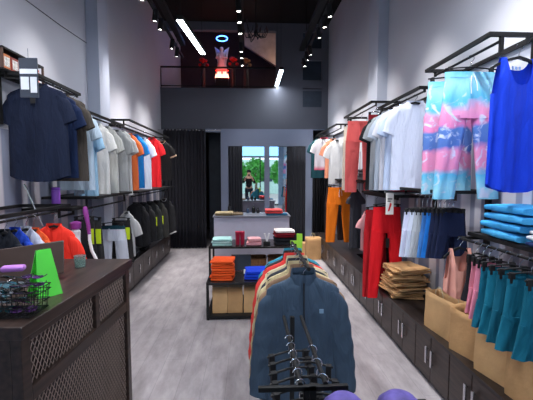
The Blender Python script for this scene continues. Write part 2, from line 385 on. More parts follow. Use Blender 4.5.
# fitting-room partition (frame with a wide opening split by a post)
YP = 7.78
px = lambda x: ony(x, 180, YP).x
zo = ony(266, 146, YP).z
struct('wall_partition', MB().box(px(221), px(228.5), YP, YP+.1, 0, zL).box(px(305.5), px(312.5), YP, YP+.1, 0, zL).box(px(228.5), px(305.5), YP, YP+.1, zo, zL)
       .box(px(312.5), XR, YP, YP+.1, zo+.35, zL), GREYP, smooth=False)
struct('trim_3', MB().box(px(264.5), px(269.5), YP, YP+.08, 0, zo), GREYP, smooth=False)
struct('trim_4', MB().box(px(206), px(221), YP+.02, YP+.1, zL-.07, zL), GREYP, smooth=False)
struct('wall_doorway', MB().box(px(205), px(221), YP+.8, YP+.85, 0, zL), mat((46, 50, 62), .5), smooth=False)
struct('wall_fitting', MB().box(px(221), px(223), YP+.1, YP+1.1, 0, zL).box(px(311), px(313), YP+.1, YP+1.1, 0, zL).box(px(223), px(311), YP+1.05, YP+1.1, 0, zL), mat((60, 66, 80), .7), smooth=False)
# mirrors in the fitting-room opening
MIR = bpy.data.materials.new('mirror_glass'); MIR.use_nodes = True
b_ = MIR.node_tree.nodes['Principled BSDF']; b_.inputs['Metallic'].default_value = 1; b_.inputs['Roughness'].default_value = .02; b_.inputs['Base Color'].default_value = (.85, .9, .92, 1)
for (x0, x1, lb) in ((241, 264.5, 'tall wall mirror left of the grey post reflecting the street'), (269.5, 289, 'tall wall mirror right of the grey post reflecting the street')):
    t = thing('mirror', lb, 'mirror', ((px(x0)+px(x1))/2, YP+.06, .02))
    w = (px(x1)-px(x0))/2-.003
    obj('glass', MB().box(-w, w, -.005, .005, .02, zo-.03), MIR, t, smooth=False)
    obj('backing', MB().box(-w, w, .006, .02, 0, zo-.025), BLACKM, t, smooth=False)
# curtains
def curtain(x0, x1, y, z0, z1, label, m, folds, amp=.035, rings=True):
    t = thing('curtain', label, 'curtain', ((x0+x1)/2, y, z0)); L = (x1-x0)/2; ph = random.random()*6
    def fn(u, v):
        k = u*folds*2*PI
        return (-L+2*L*u+.012*math.sin(k*2+v), amp*(.6+.4*(1-v))*(math.sin(k)+.3*math.sin(k*.37+ph)), (z1-z0)*v)
    obj('cloth', MB().grid(fn, int(folds*12), 6), m, t, solid=.004, ang=80)
    if rings:
        for i in range(int(folds)):
            xx = -L+2*L*(i+.5)/int(folds)
            obj('ring', MB().tube([(xx, .024*math.cos(a), z1-z0-.02+.024*math.sin(a)) for a in [2*PI*k/12 for k in range(12)]], .004, 6, closed=True), CHROME, t)
    return t
CUR = fab((38, 38, 46))
XC0, XC1 = ony(164, 200, 7.62).x, ony(206, 200, 7.62).x
curtain(XC0, XC1, 7.62, .02, ony(180, 129, 7.62).z, 'floor length black pleated curtain hanging left of the fitting room frame', CUR, 13, .04)
tag(obj('curtain_rod', MB().tube([(XL, 7.62, ony(180, 129, 7.62).z-.02), (px(222), 7.62, ony(180, 129, 7.62).z-.02)], .01, 10), CHROME), 'thin chrome rod carrying the wide black curtain', 'curtain rod')
curtain(px(228.5)+.01, px(242), YP+.0, .03, zo-.01, 'narrow charcoal curtain at left side of fitting room opening', fab((44, 46, 54)), 5, .025, False)
curtain(px(287), px(305.5)-.01, YP+.0, .03, zo-.01, 'charcoal curtain gathered at right side of fitting room opening', fab((44, 46, 54)), 7, .025, False)
curtain(ony(313, 200, 7.5).x, ony(329, 200, 7.5).x-.03, 7.5, .35, ony(320, 160, 7.5).z, 'black curtain in the far corner beneath pink white tops', fab((30, 31, 36)), 6, .04, False)

# ------------------------------------------------------------------ storefront behind the camera (seen in the mirrors, lets daylight in)
FRM = mat((150, 175, 200), .5)
struct('wall_front', MB().box(XL, XR, YF-.15, YF, 3.05, ZC).box(XL, XL+.25, YF-.15, YF, 0, 3.6).box(XR-.25, XR, YF-.15, YF, 0, 3.6).box(XL, XR, YF-.12, YF-.02, 2.42, 2.52), FRM, smooth=False)
struct('window_2', MB().box(XL+.25, XR-.25, YF-.08, YF-.07, 2.52, 3.05), glassy((150, 205, 245), .02, 1), smooth=False)
struct('window_1', MB().box(-.62, -.57, YF-.1, YF-.04, 0, 2.42).box(.55, .6, YF-.1, YF-.04, 0, 2.42).box(XL+.25, XR-.25, YF-.1, YF-.04, 0, .06), BLACK, smooth=False)
pav = struct('pavement', MB().box(-9, 9, -14, YF, -.12, -.02), mat((150, 148, 145), .9), smooth=False)
def tree(x, y, h, r, label):
    t = thing('street_tree', label, 'tree', (x, y, -.02), 0, 'street trees outside the shop front')
    obj('trunk', MB().tube([(0, 0, 0), (.05, .02, h*.35), (0, 0, h*.7)], [.12, .09, .05], 8), mat((90, 72, 55), .9), t)
    mb = MB(); rn = random.Random(x)
    for i in range(900):
        a, u = rn.uniform(0, 2*PI), rn.uniform(-1, 1); q = r*rn.uniform(.5, 1)
        p = Vector((q*math.cos(a)*math.sqrt(1-u*u), q*math.sin(a)*math.sqrt(1-u*u), h*.72+q*u*1.1)); s = rn.uniform(.08, .16)
        e = Vector((rn.uniform(-1, 1), rn.uniform(-1, 1), rn.uniform(-1, 1))).normalized()*s; f = e.orthogonal().normalized()*s*.6
        mb.add([p-e, p+f, p+e, p-f], [(0, 1, 2, 3)])
    obj('crown', mb, mat((70, 150, 60), .7, 0, .4, 3), t, smooth=False)
tree(-.9, -7.5, 2.4, .8, 'leafy green street tree outside the shop front, nearer the street door')
tree(2.2, -8.5, 2.4, .8, 'leafy green street tree outside the shop front, farther along the pavement')

bt = thing('building', 'pale green and cream house front across the street', 'building', (0, -13.5, -.02))
obj('facade', MB().box(-8, 8, -.3, 0, 0, 2.8), mat((170, 200, 190), .8), bt, smooth=False)
for xx in (-4, -1.4, 1.4, 4): obj('window', MB().box(xx-.5, xx+.5, 0, .03, 1.0, 2.2), mat((50, 66, 80), .2), bt, smooth=False)
tree(.5, -11.3, 2.6, .9, 'leafy green street tree outside the shop front, middle one')
def skin_mesh(name, verts, edges, radii, m, parent, sub=2):
    me = bpy.data.meshes.new(name); me.from_pydata(verts, edges, []); me.materials.append(m)
    o = bpy.data.objects.new(name, me); C.objects.link(o); o.parent = parent
    md = o.modifiers.new('skin', 'SKIN'); md.use_smooth_shade = True
    for i, r in enumerate(radii): me.skin_vertices[0].data[i].radius = (r if isinstance(r, tuple) else (r, r))
    me.skin_vertices[0].data[0].use_root = True
    sb = o.modifiers.new('sub', 'SUBSURF'); sb.levels = sub; sb.render_levels = sub
    return o
t = thing('person', 'person in dark clothes holding a camera up, reflected in the fitting room mirror', 'person', (0, -.5, 0))
SKN = mat((196, 150, 125), .6, 0, .03)
V = [(0, 0, .95), (0, 0, 1.12), (0, 0, 1.32), (0, 0, 1.44), (0, .02, 1.52), (0, .04, 1.62), (0, .04, 1.7),
     (.17, 0, 1.4), (.26, .1, 1.2), (.12, .3, 1.45), (.07, .36, 1.52), (-.17, 0, 1.4), (-.26, .1, 1.2), (-.12, .3, 1.45), (-.07, .36, 1.52),
     (.1, 0, .88), (.11, .02, .48), (.11, -.02, .09), (.12, .12, .04), (-.1, 0, .88), (-.11, .02, .48), (-.11, -.02, .09), (-.12, .12, .04)]
E = [(0, 1), (1, 2), (2, 3), (3, 4), (4, 5), (5, 6), (3, 7), (7, 8), (8, 9), (9, 10), (3, 11), (11, 12), (12, 13), (13, 14), (0, 15), (15, 16), (16, 17), (17, 18), (0, 19), (19, 20), (20, 21), (21, 22)]
RD = [(.15, .11), (.14, .1), (.16, .11), (.12, .08), .05, (.085, .1), (.07, .085), .06, .045, .035, .035, .06, .045, .035, .035, .085, .06, .045, .035, .085, .06, .045, .035]
skin_mesh('body', V, E, RD, SKN, t)
sv = [(0, 0, .9)]+V[1:4]+[V[7], V[8], (.19, .2, 1.32), V[11], V[12], (-.19, .2, 1.32)]
skin_mesh('shirt', sv, [(0, 1), (1, 2), (2, 3), (3, 4), (4, 5), (5, 6), (3, 7), (7, 8), (8, 9)], [(.165, .125), (.155, .115), (.175, .125), (.13, .095), .075, .058, .052, .075, .058, .052], fab((24, 24, 30)), t)
skin_mesh('trousers', [(0, 0, .96), V[15], V[16], (.11, -.015, .14), V[19], V[20], (-.11, -.015, .14)], [(0, 1), (1, 2), (2, 3), (0, 4), (4, 5), (5, 6)], [(.16, .12), .1, .075, .065, .1, .075, .065], fab((30, 34, 48)), t)
obj('hair', MB().lathe([(.08, 1.64), (.1, 1.69), (.098, 1.74), (.07, 1.785), (.02, 1.8)], (0, .02, 0), 20), mat((22, 18, 18), .6), t)
for sx in (-1, 1):
    for k in range(5):
        fx = sx*(.062-.0*k); obj('finger', MB().tube([(sx*.075, .36, 1.5+.018*k), (sx*.06, .392, 1.5+.018*k), (sx*.04, .395, 1.502+.018*k)], [.009, .0085, .007], 8), SKN, t)
t = thing('camera_body', 'black photo camera held up by the person in the mirror', 'camera', (0, -.15, 1.5))
obj('case', MB().box(-.055, .055, -.03, .01, 0, .075), BLACKM, t, bevel=.006)
obj('viewfinder_hump', MB().box(-.022, .022, -.025, .005, .0755, .092), BLACKM, t, bevel=.005)
obj('lens_barrel', MB().tube([(0, .011, .037), (0, .06, .037)], [.032, .034], 20), BLACKM, t)
# ------------------------------------------------------------------ base cabinets
CABF = WOOD
def cabinet(xf, side, y0, y1, label, two=True, zt=.4):
    """xf = aisle face, side = +1 for the right wall"""
    t = thing('base_cabinet', label, 'cabinet', (xf, (y0+y1)/2, 0), 0, 'base cabinets along the %s wall' % ('right' if side > 0 else 'left'))
    d = abs((XR if side > 0 else XL)-xf)-.005 - (.14 if (side > 0 and y1 > 4.5 and y0 < 4.85) or (side < 0 and y1 > 4.38 and y0 < 4.68) else 0); L = (y1-y0)/2-.002
    xs = sorted((side*.02, side*d))
    obj('carcass', MB().box(xs[0], xs[1], -L, L, .03, zt-.02), BLACKM, t, smooth=False)
    obj('plinth', MB().box(*sorted((side*.03, side*(d-.01))), -L, L, 0, .03), BLACK, t, smooth=False)
    xs2 = sorted((-side*.005, side*d))
    obj('top', MB().box(xs2[0], xs2[1], -L-.001, L+.001, zt-.02, zt), mat((40, 34, 34), .3, name='dark_laminate'), t, smooth=False)
    n = 2 if two else 1
    for i in range(n):
        a = -L+2*L*i/n+.003; b = -L+2*L*(i+1)/n-.003
        dd = obj('door', MB().box(*sorted((0, side*.018)), a, b, .035, zt-.025), CABF, t, smooth=False, bevel=.002)
        yy = (b-.035 if i == 0 else a+.035) if two else (a+b)/2
        hh = MB().obox((-side*.018, yy, .23), (.006, 0, 0), (0, .011, 0), (0, 0, .065)).box(*sorted((0, -side*.018)), yy-.005, yy+.005, .18, .19).box(*sorted((0, -side*.018)), yy-.005, yy+.005, .27, .28)
        obj('handle', hh, CHROME, dd, bevel=.002)
ordn = ['nearest', 'second', 'third', 'fourth', 'fifth', 'sixth', 'seventh', 'eighth', 'ninth', 'tenth', 'eleventh', 'twelfth']
for i in range(12):
    y0 = 1.29+.489*i
    cabinet(1.36, 1, y0, y0+.489, 'dark wood base cabinet on right wall, %s' % ('nearest the camera' if i == 0 else ordn[i]+' from the near end'))
for i in range(7):
    y0 = 4.0+.46*i
    cabinet(-1.6, -1, y0, y0+.46, 'dark wood base cabinet on left wall, %s' % ('nearest the counter' if i == 0 else ordn[i]+' from the counter'), two=False)

# ------------------------------------------------------------------ wall racks (black steel)
def bar(mb, a, b, r=.012):
    a, b = Vector(a), Vector(b); d = (b-a); u = d.normalized()
    p = u.orthogonal().normalized() if abs(u.z) > .9 else Vector((0, 0, 1))
    q = u.cross(p).normalized()
    mb.obox((a+b)/2, d/2, q*r, p*r)
def wall_rack(side, y0, y1, zr, xr, xo_, label, shelf=True, posts=True, ztop=None, sy=None):
    xw = XR if side > 0 else XL
    t = thing('clothes_rack', label, 'clothes rack', (xw, (y0+y1)/2, zr)); L = (y1-y0)/2
    X = lambda x: x-xw; e = .012; RAILS.append((side, y0, y1, zr, xr))
    zt = (ztop or zr+.07)-zr
    mb = MB(); 
    bar(mb, (X(xo_), -L, zt), (X(xo_), L, zt), e)
    for s in (-1, 1): bar(mb, (X(xo_)-side*e, s*L, zt), (-side*.001, s*L, zt), e)
    bar(mb, (-side*.02, -L, zt), (-side*.02, L, zt), e)
    obj('top_frame', mb, BLACK, t, smooth=False)
    obj('hanging_rail', MB().tube([(X(xr), -L, 0), (X(xr), L, 0)], .009, 10), BLACK, t)
    for s in (-1, 1):
        bk = MB().box(X(xr)-.008, X(xr)+.008, s*L-.008, s*L+.008, -.01, zt)
        if abs(xo_) > abs(xr): bk = MB().box(*sorted((X(xr)-side*.01, -side*.001)), s*L-.01, s*L+.01, -.01, .01)
        obj('bracket', bk, BLACK, t, smooth=False)
    if shelf: obj('shelf_board', MB().box(*sorted((X(xo_)+side*.015, -side*.035)), -L+.012, L-.012, zt-.004, zt+.006), BLACKM, t, smooth=False)
    if posts:
        for s in (-1, 1): obj('wall_post', MB().box(*sorted((-side*.001, -side*.025)), s*(L-.03)-.02, s*(L-.03)+.02, -.35, zt-.014), BLACK, t, smooth=False)
    return t
ra_ = wall_rack(1, 2.1, 2.85, 2.39, 1.5, 1.43, 'black steel wall rack above the tie-dye trousers', ztop=2.425, shelf=False)
obj('face_out_arm', MB().box(1.49-XR, 1.51-XR, 1.9-2.475, 2.112-2.475, -.09, -.07).box(1.49-XR, 1.51-XR, 2.09-2.475, 2.11-2.475, -.07, .03).box(1.49-XR, 1.51-XR, 1.89-2.475, 1.9-2.475, -.09, -.05), BLACK, ra_, smooth=False)
RAILS.append((1, 1.93, 2.1, 2.31, 1.5))
wall_rack(1, 3.02, 4.02, 2.305, 1.5, 1.46, 'black steel wall rack carrying pale tees on right wall', ztop=2.335, shelf=False)
wall_rack(1, 4.05, 5.2, 2.385, 1.45, 1.4, 'black steel wall rack carrying the salmon trousers', ztop=2.42, shelf=False)
wall_rack(1, 5.6, 7.3, 2.32, 1.45, 1.38, 'black steel wall rack carrying pink and white tops in far corner', ztop=2.38, shelf=False)
wall_rack(-1, 2.8, 3.5, 2.33, -1.62, -1.6, 'black steel wall rack behind the navy tee', ztop=2.35, shelf=False)
wall_rack(-1, 3.56, 4.62, 2.185, -1.62, -1.58, 'black steel wall rack carrying white tees by left pillar', ztop=2.21, shelf=False)
wall_rack(-1, 4.75, 7.0, 2.25, -1.62, -1.55, 'black steel wall rack carrying red and blue tees', ztop=2.3, shelf=False)
wall_rack(-1, 2.2, 3.02, 1.29, -1.6, -1.5, 'black steel low rack holding bright shirts behind the counter', ztop=1.34, shelf=False, posts=False)
wall_rack(-1, 3.06, 3.3, 1.24, -1.6, -1.5, 'short black steel shelf rack under the purple jar', ztop=1.3, posts=False)
wall_rack(-1, 3.35, 4.34, 1.28, -1.5, -1.42, 'black steel low rack of trousers and shorts by left pillar', ztop=1.38, posts=False)
wall_rack(-1, 4.75, 6.9, 1.3, -1.55, -1.45, 'black steel low rack of black jackets near the curtain', ztop=1.36, posts=False)
wall_rack(1, 1.5, 2.3, 1.17, 1.42, 1.49, 'black steel low rack holding teal shorts', ztop=1.2, shelf=True, posts=False)
wall_rack(1, 2.46, 3.26, 1.42, 1.47, 1.38, 'black steel low rack holding white and navy shorts', ztop=1.47, shelf=False)
wall_rack(1, 3.32, 4.3, 1.36, 1.42, 1.4, 'black steel low rack holding the red trousers', ztop=1.385, posts=False)
wall_rack(1, 4.36, 5.7, 1.49, 1.42, 1.4, 'black steel low rack holding the orange trousers', ztop=1.513, posts=False)

# ------------------------------------------------------------------ left upper garments
navy = fab((15, 25, 48)); navy2 = fab((18, 34, 68)); olive = fab((70, 64, 60)); pale = fab((176, 196, 216)); sky = fab((150, 190, 220))
offw = fab((205, 205, 205)); gry = fab((176, 178, 180)); gry2 = fab((190, 192, 190)); 
S(36, 85, 182, 60, -1.62, navy, 'dark navy short sleeved tee at the front of the upper rail, left wall', swingtag=True, curve=.05, rz=-.1)
S(52, 93, 178, 47, -1.62, navy2, 'navy blue tee with small chest logo just behind the darkest tee', logo=(150, 170, 210), rz=-.1)
S(60, 96, 181, 50, -1.62, olive, 'dark olive brown tee behind the two navy tees', logo=(140, 130, 120), rz=-.1)
S(73, 108, 190, 38, -1.62, pale, 'pale blue tee partly hidden by the navy tees', rz=-.1)
S(84, 121, 197, 26, -1.62, sky, 'light blue tee at near end of the white tees', rz=-.3)
S(97, 124, 197, 26, -1.62, offw, 'off white tee hanging frontmost by the left pillar', rz=-.3)
S(106, 127, 196, 24, -1.62, gry2, 'greyish white tee second in the row by the pillar', rz=-.3)
S(117, 130, 196, 22, -1.58, gry, 'light grey tee third in the row by the pillar', rz=-.3)
S(122, 131, 195, 20, -1.58, offw, 'pale grey tee last in the row by the pillar', rz=-.3)
S(129, 134, 190, 18, -1.62, fab((220, 110, 60)), 'orange tee before the bright blue tee', rz=-.3)
S(135, 135, 188, 18, -1.62, fab((20, 120, 200)), 'bright blue tee between the orange and white tees', rz=-.3)
S(143, 138, 189, 17, -1.62, fab((205, 210, 225)), 'white tee between the bright blue and red tees', rz=-.3)
S(151.5, 138, 187, 18, -1.62, fab((215, 30, 40)), 'bright red tee on the far left upper rail', rz=-.2)
S(162, 134, 180, 18, -1.6, fab((28, 27, 30)), 'black tee with beige sleeve edges next to the red tee', trim=fab((190, 165, 140)), rz=-.1, zt=2.2)
# left lower rail near the counter
for (p, y, c, lb, hp) in ((5, 231, (26, 30, 40), 'black shirt at near end of the low rail behind counter', 90), (15, 229, (28, 62, 170), 'royal blue shirt on the low rail behind counter', 88),
                      (26, 228, (205, 208, 222), 'white shirt on the low rail behind counter', 84), (34, 229, (225, 90, 45), 'orange shirt on the low rail beside the red shirt', 80)):
    S(p, y, y+hp, 34, -1.6, fab(c), lb, sleeve='short', rz=-.25)
S(54, 225, 300, 44, -1.5, fab((226, 52, 38)), 'bright red polo shirt at far end of low rail behind counter', rz=-.15)
# left second low rail
T(84, 214, 270, 22, -1.5, fab((34, 34, 38)), 'black trousers with a neon size card behind the white steamer', neon=True)
T(92, 215, 268, 20, -1.5, fab((46, 46, 48)), 'charcoal trousers with a neon size card beside the white shorts', neon=True)
trousers_white = T(113, 221, 266, 26, -1.5, fab((196, 200, 214)), 'white shorts with dark teal waistband on left low rail', cat='shorts', name='shorts', crotch=.16, band=fab((24, 60, 72)), taper=1)
T(121, 216, 262, 20, -1.5, fab((40, 38, 40)), 'dark shorts with neon size card behind the white shorts', cat='shorts', name='shorts', crotch=.16, taper=1, neon=True)
S(126.5, 212, 256, 16, -1.5, fab((186, 186, 190)), 'light grey shirt at far end of trousers rail by the pillar', rz=-.2)
S(136, 203, 246, 20, -1.55, fab((28, 28, 32)), 'black long sleeved jacket, nearest of the far left low rail', sleeve='long', name='jacket', cat='jacket', rz=-.2)
S(143, 203, 242, 19, -1.55, fab((32, 32, 36)), 'black jacket second on the far left low rail', sleeve='long', name='jacket', cat='jacket', rz=-.2)
S(150, 202, 240, 18, -1.55, fab((36, 38, 40)), 'black jacket with a neon size card on the far left low rail', sleeve='long', name='jacket', cat='jacket', neon=True, rz=-.2)
S(156.5, 201, 238, 17, -1.55, fab((44, 44, 44)), 'charcoal jacket with a neon size card close to the curtain', sleeve='long', name='jacket', cat='jacket', neon=True, rz=-.2)
S(164, 199, 234, 16, -1.55, fab((34, 34, 38)), 'black jacket with light grey sleeve ends nearest the curtain', sleeve='long', name='jacket', cat='jacket', trim=fab((170, 170, 172)), rz=-.1)

# ------------------------------------------------------------------ right upper garments
TIE = [(0, (120, 200, 225)), (.14, (60, 170, 215)), (.2, (215, 130, 180)), (.36, (220, 140, 190)), (.42, (70, 110, 180)), (.56, (80, 125, 190)), (.6, (215, 120, 180)), (.75, (222, 150, 195)), (.82, (90, 190, 225)), (1, (120, 200, 225))]
def tiedye(off):
    m = ramp_mat(2, [(0, (150, 212, 235)), (.14, (90, 185, 225)), (.2, (225, 140, 185)), (.36, (228, 145, 190)), (.42, (80, 115, 190)), (.56, (90, 130, 198)), (.6, (225, 130, 185)), (.75, (228, 155, 195)), (.82, (90, 185, 222)), (1, (150, 212, 235))], 1.35, .3, 5, name='tie_dye')
    n = m.node_tree.nodes; l = m.node_tree.links; b = n['Principled BSDF']; rp = [x for x in n if x.type == 'VALTORGB'][0]; tc = [x for x in n if x.type == 'TEX_COORD'][0]
    ns = n.new('ShaderNodeTexNoise'); ns.inputs['Scale'].default_value = 11+off; ns.inputs['Detail'].default_value = 5; ns.inputs['Distortion'].default_value = 1.2; l.new(tc.outputs['Object'], ns.inputs['Vector'])
    r2 = n.new('ShaderNodeValToRGB'); r2.color_ramp.elements[0].position = .54; r2.color_ramp.elements[1].position = .68; l.new(ns.outputs['Fac'], r2.inputs['Fac'])
    mx = n.new('ShaderNodeMixRGB'); l.new(r2.outputs[0], mx.inputs[0]); l.new(rp.outputs[0], mx.inputs[1]); mx.inputs[2].default_value = col((205, 215, 238)); l.new(mx.outputs[0], b.inputs['Base Color'])
    return m
td1 = tiedye(0); td2 = tiedye(3); folds(td1, .3, 14, .3); folds(td2, .3, 14, .3)
S(519, 56, 184, 58, 1.5, fab((16, 62, 215), .6), 'royal blue sleeveless tank top hanging frontmost on the right wall', sleeve='tank', name='tank_top', cat='tank top', rz=.08)
T(471, 66, 199, 60, 1.5, td1, 'pink and blue tie-dye trousers behind the blue tank top', zt=2.335, cord=WHITE, taper=.82, th=.035, splay=.05, gap=.018, crotch=.3)
T(450, 72, 194, 50, 1.5, td2, 'second tie-dye trousers, mostly hidden behind the first pair', zt=2.335, taper=.85)
pal = [(415, (206, 214, 236), 'white', 'nearest of the pale tees'), (407, (190, 206, 236), 'pale blue white', 'second of the pale tees'), (401, (208, 210, 222), 'white', 'third of the pale tees'),
       (395, (176, 188, 206), 'blue grey', 'fourth of the pale tees'), (389, (150, 156, 164), 'mid grey', 'last of the pale tees'), (384, (34, 34, 38), 'black', 'beside the floral pink top')]
for p, c, cn, wh in pal:
    S(p, 104, 190, 46-(415-p)*.4, 1.5, fab(c), '%s tee on the right wall, %s' % (cn, wh), rz=-.05, zt=2.25)
S(379, 118, 160, 15, 1.42, mat((225, 120, 135), .8, 0, .5, 30), 'pink floral patterned small top beside the black tee', sleeve='cap')
T(375, 112, 186, 15, 1.45, fab((150, 30, 45)), 'burgundy trousers behind the floral top', zt=2.33)
T(361.5, 112, 192, 31, 1.45, fab((236, 104, 104)), 'salmon red trousers on the right upper rail', zt=2.33, cord=fab((206, 78, 80)), taper=.85)
T(350, 114, 190, 13, 1.45, fab((215, 205, 190)), 'cream trousers behind the salmon trousers', zt=2.33)
S(337, 140, 184, 16, 1.42, fab((205, 208, 212)), 'long white top near the far right corner')
S(333, 139, 178, 16, 1.42, fab((224, 150, 120)), 'peach top between two white tops in far corner')
S(324, 138, 170, 19, 1.45, ramp_mat(2, [(0, (215, 50, 80)), (.12, (225, 110, 140)), (.22, (232, 226, 236)), (1, (236, 236, 242))], 1/.66, .06, 6), 'white tee with pink hem hanging in the far right corner', rz=.0)
S(319, 139, 178, 16, 1.42, fab((24, 70, 80)), 'dark teal tee hidden at the end of the far right rail', rz=.1)

# right lower garments
T(340, 184, 242, 27, 1.42, fab((232, 120, 24)), 'bright orange jogging trousers on right low rail', cord=WHITE, swing=BLACKM, splay=.035)
T(335, 185, 240, 20, 1.42, fab((58, 44, 44)), 'dark brown trousers peeking out behind the orange trousers')
S(356, 190, 248, 12, 1.5, fab((58, 58, 66)), 'dark grey narrow top between orange and red trousers', sleeve='cap')
S(366, 212, 250, 10, 1.42, fab((222, 160, 165)), 'small pale pink top left of the red trousers', sleeve='cap')
T(387, 202, 297, 32, 1.42, fab((214, 22, 34)), 'bright red trousers reaching down to the cabinet top', swing=BLACKM, splay=.045)
T(385.5, 204, 292, 15, 1.47, fab((30, 26, 28)), 'black trousers seen between the red trouser legs')
T(376, 205, 296, 24, 1.42, fab((190, 30, 40)), 'darker red trousers behind the bright red pair')
sh = [(450, (24, 34, 66), 'navy', 'nearest'), (445.5, (22, 32, 62), 'navy', 'second'), (441, (26, 36, 70), 'navy', 'third'), (436.5, (24, 110, 200), 'bright blue', 'fourth'), (432, (70, 130, 200), 'mid blue', 'fifth'),
      (428, (150, 156, 164), 'grey', 'sixth'), (424, (170, 178, 190), 'light grey', 'seventh'), (419.5, (196, 206, 228), 'white', 'eighth'), (414, (200, 206, 232), 'white', 'last')]
for i, (p, c, cn, od) in enumerate(sh):
    T(p+3, 206, 258-i*.2, 30, 1.47, fab(c), '%s shorts on the right low rail, %s from the near end' % (cn, od), cat='shorts', name='shorts', crotch=.16, taper=1.05, th=.022)
# front low rail
S(460, 244, 290, 32, 1.4, fab((226, 160, 145)), 'peach pink strappy top at far end of teal shorts rail', sleeve='tank', name='tank_top', cat='tank top', zt=1.12)
T(477, 248, 300, 22, 1.42, fab((30, 28, 34)), 'black shorts between the peach top and pink shorts', cat='shorts', name='shorts', crotch=.16, taper=1.05, th=.02, zt=1.12)
T(483.5, 250, 312, 27, 1.42, fab((200, 120, 140)), 'dusty pink shorts next to the black shorts', cat='shorts', name='shorts', crotch=.16, taper=1.05, th=.02, zt=1.12)
T(489.5, 252, 318, 31, 1.42, fab((214, 130, 155)), 'rose pink shorts next to the teal shorts', cat='shorts', name='shorts', crotch=.16, taper=1.05, th=.02, zt=1.12)
for i, (p, y0, y1, wp) in enumerate(((499, 254, 328, 38), (509, 256, 335, 44), (520, 260, 344, 48), (532, 264, 352, 52), (552, 268, 362, 56))):
    c = ((14, 98, 124), (20, 112, 138), (16, 96, 120), (20, 108, 134), (14, 98, 122))[i]
    T(p, y0, y1, wp, 1.42, fab(c), 'teal shorts, %s from the pink shorts on front rail' % ordn[i].replace('nearest', 'first'), cat='shorts', name='shorts', crotch=.2, taper=1.1, th=.02, rz=-.25, zt=1.12)

# ------------------------------------------------------------------ folded garments
def folded(loc, w, d, h, m, label, rz=0, group=None, name='folded_shirt', cat='folded clothing', lobes=3, seed=0):
    rn = random.Random(seed+int(loc[0]*997)+int(loc[2]*3331)); p1 = rn.random()*6
    R = []; nr = 10; n = 36
    for i in range(nr+1):
        t = i/nr; y = -d/2+d*t; e = math.sin(PI*min(1, max(0.0, (t*1.0))))**.25 if 0 < t < 1 else .72
        ring = []
        for j in range(n):
            a = 2*PI*j/n; ca, sa = math.cos(a), math.sin(a)
            x = w/2*math.copysign(abs(ca)**.35, ca); z = h/2*math.copysign(abs(sa)**.45, sa)
            x *= 1-.03*abs(math.sin(lobes*PI*(z/h+.5)))*0 - .025*(math.cos(lobes*2*PI*(z/h+.5)) > .6)
            z += .0015*math.sin(x*30+p1+y*18)+.001*math.sin(y*40+p1)
            ring.append((x*(.96+.04*e)+.004*math.sin(y*25+p1), y, h/2+z*e))
        R.append(ring)
    o = obj(name, MB().loft(R, True, True), m, loc=loc, rotz=rz, ang=60)
    return tag(o, label, cat, group)
def stack(x, y, z, w, d, n, h, m, what, group, rzs=.08, name='folded_shirt'):
    rn = random.Random(int(x*100)+n); zz = z
    for i in range(n):
        pos = 'bottom of the pile' if i == 0 else ('top of the pile' if i == n-1 else 'number %d up from the bottom' % (i+1))
        pos = {0: 'lowest in the pile', n-1: 'topmost of the pile'}.get(i, '%s from the bottom' % (['', 'second', 'third', 'fourth', 'fifth', 'sixth', 'seventh', 'eighth', 'ninth', 'tenth', 'eleventh', 'twelfth', 'thirteenth'][i]))
        mm = m[i % len(m)] if isinstance(m, list) else m
        folded((x+rn.uniform(-.008, .008), y+rn.uniform(-.008, .008), zz), w*rn.uniform(.94, 1), d*rn.uniform(.95, 1), h, mm, what+', '+pos, rn.uniform(-rzs, rzs), group, name=name, seed=i)
        zz += h+.0015
    return zz
# light blue pile on right shelf
q = onz(509, 240, 1.212)
stack(1.615, 2.02, 1.212, .26, .34, 4, .05, [fab((70, 165, 220)), fab((60, 155, 215))], 'sky blue folded tee on the right shelf', 'sky blue tees folded on the right shelf')
stack(1.615, 1.69, 1.212, .26, .26, 3, .03, [fab((28, 44, 84)), fab((210, 216, 226)), fab((200, 205, 215))], 'folded tee in front of the sky blue pile', 'navy and white tees folded on the right shelf')
# shelf over the red/orange trousers
stack(1.56, 4.75, 1.521, .26, .3, 4, .035, [fab((150, 152, 158)), fab((120, 124, 132))], 'grey folded tee on the shelf above orange trousers', 'grey tees folded on the right shelf')
stack(1.55, 3.95, 1.393, .28, .32, 3, .03, [fab((60, 60, 66)), fab((226, 150, 40)), fab((216, 60, 50))], 'folded bright top on shelf above red trousers', 'folded tops above the red trousers')
stack(1.55, 3.55, 1.393, .28, .3, 2, .03, [fab((205, 205, 212)), fab((190, 30, 60))], 'folded top on the near half of shelf above red trousers', 'folded tops above the red trousers')
# left far cabinet
stack(-1.74, 5.7, .402, .24, .3, 5, .04, [fab((34, 34, 38))]*4+[fab((30, 120, 60))], 'folded tee on left base cabinets', 'folded tees on left base cabinets')
stack(-1.74, 5.2, .402, .24, .3, 4, .04, [fab((40, 40, 46)), fab((70, 72, 80))], 'dark folded tee nearer the pillar on left cabinets', 'dark tees folded on left cabinets')

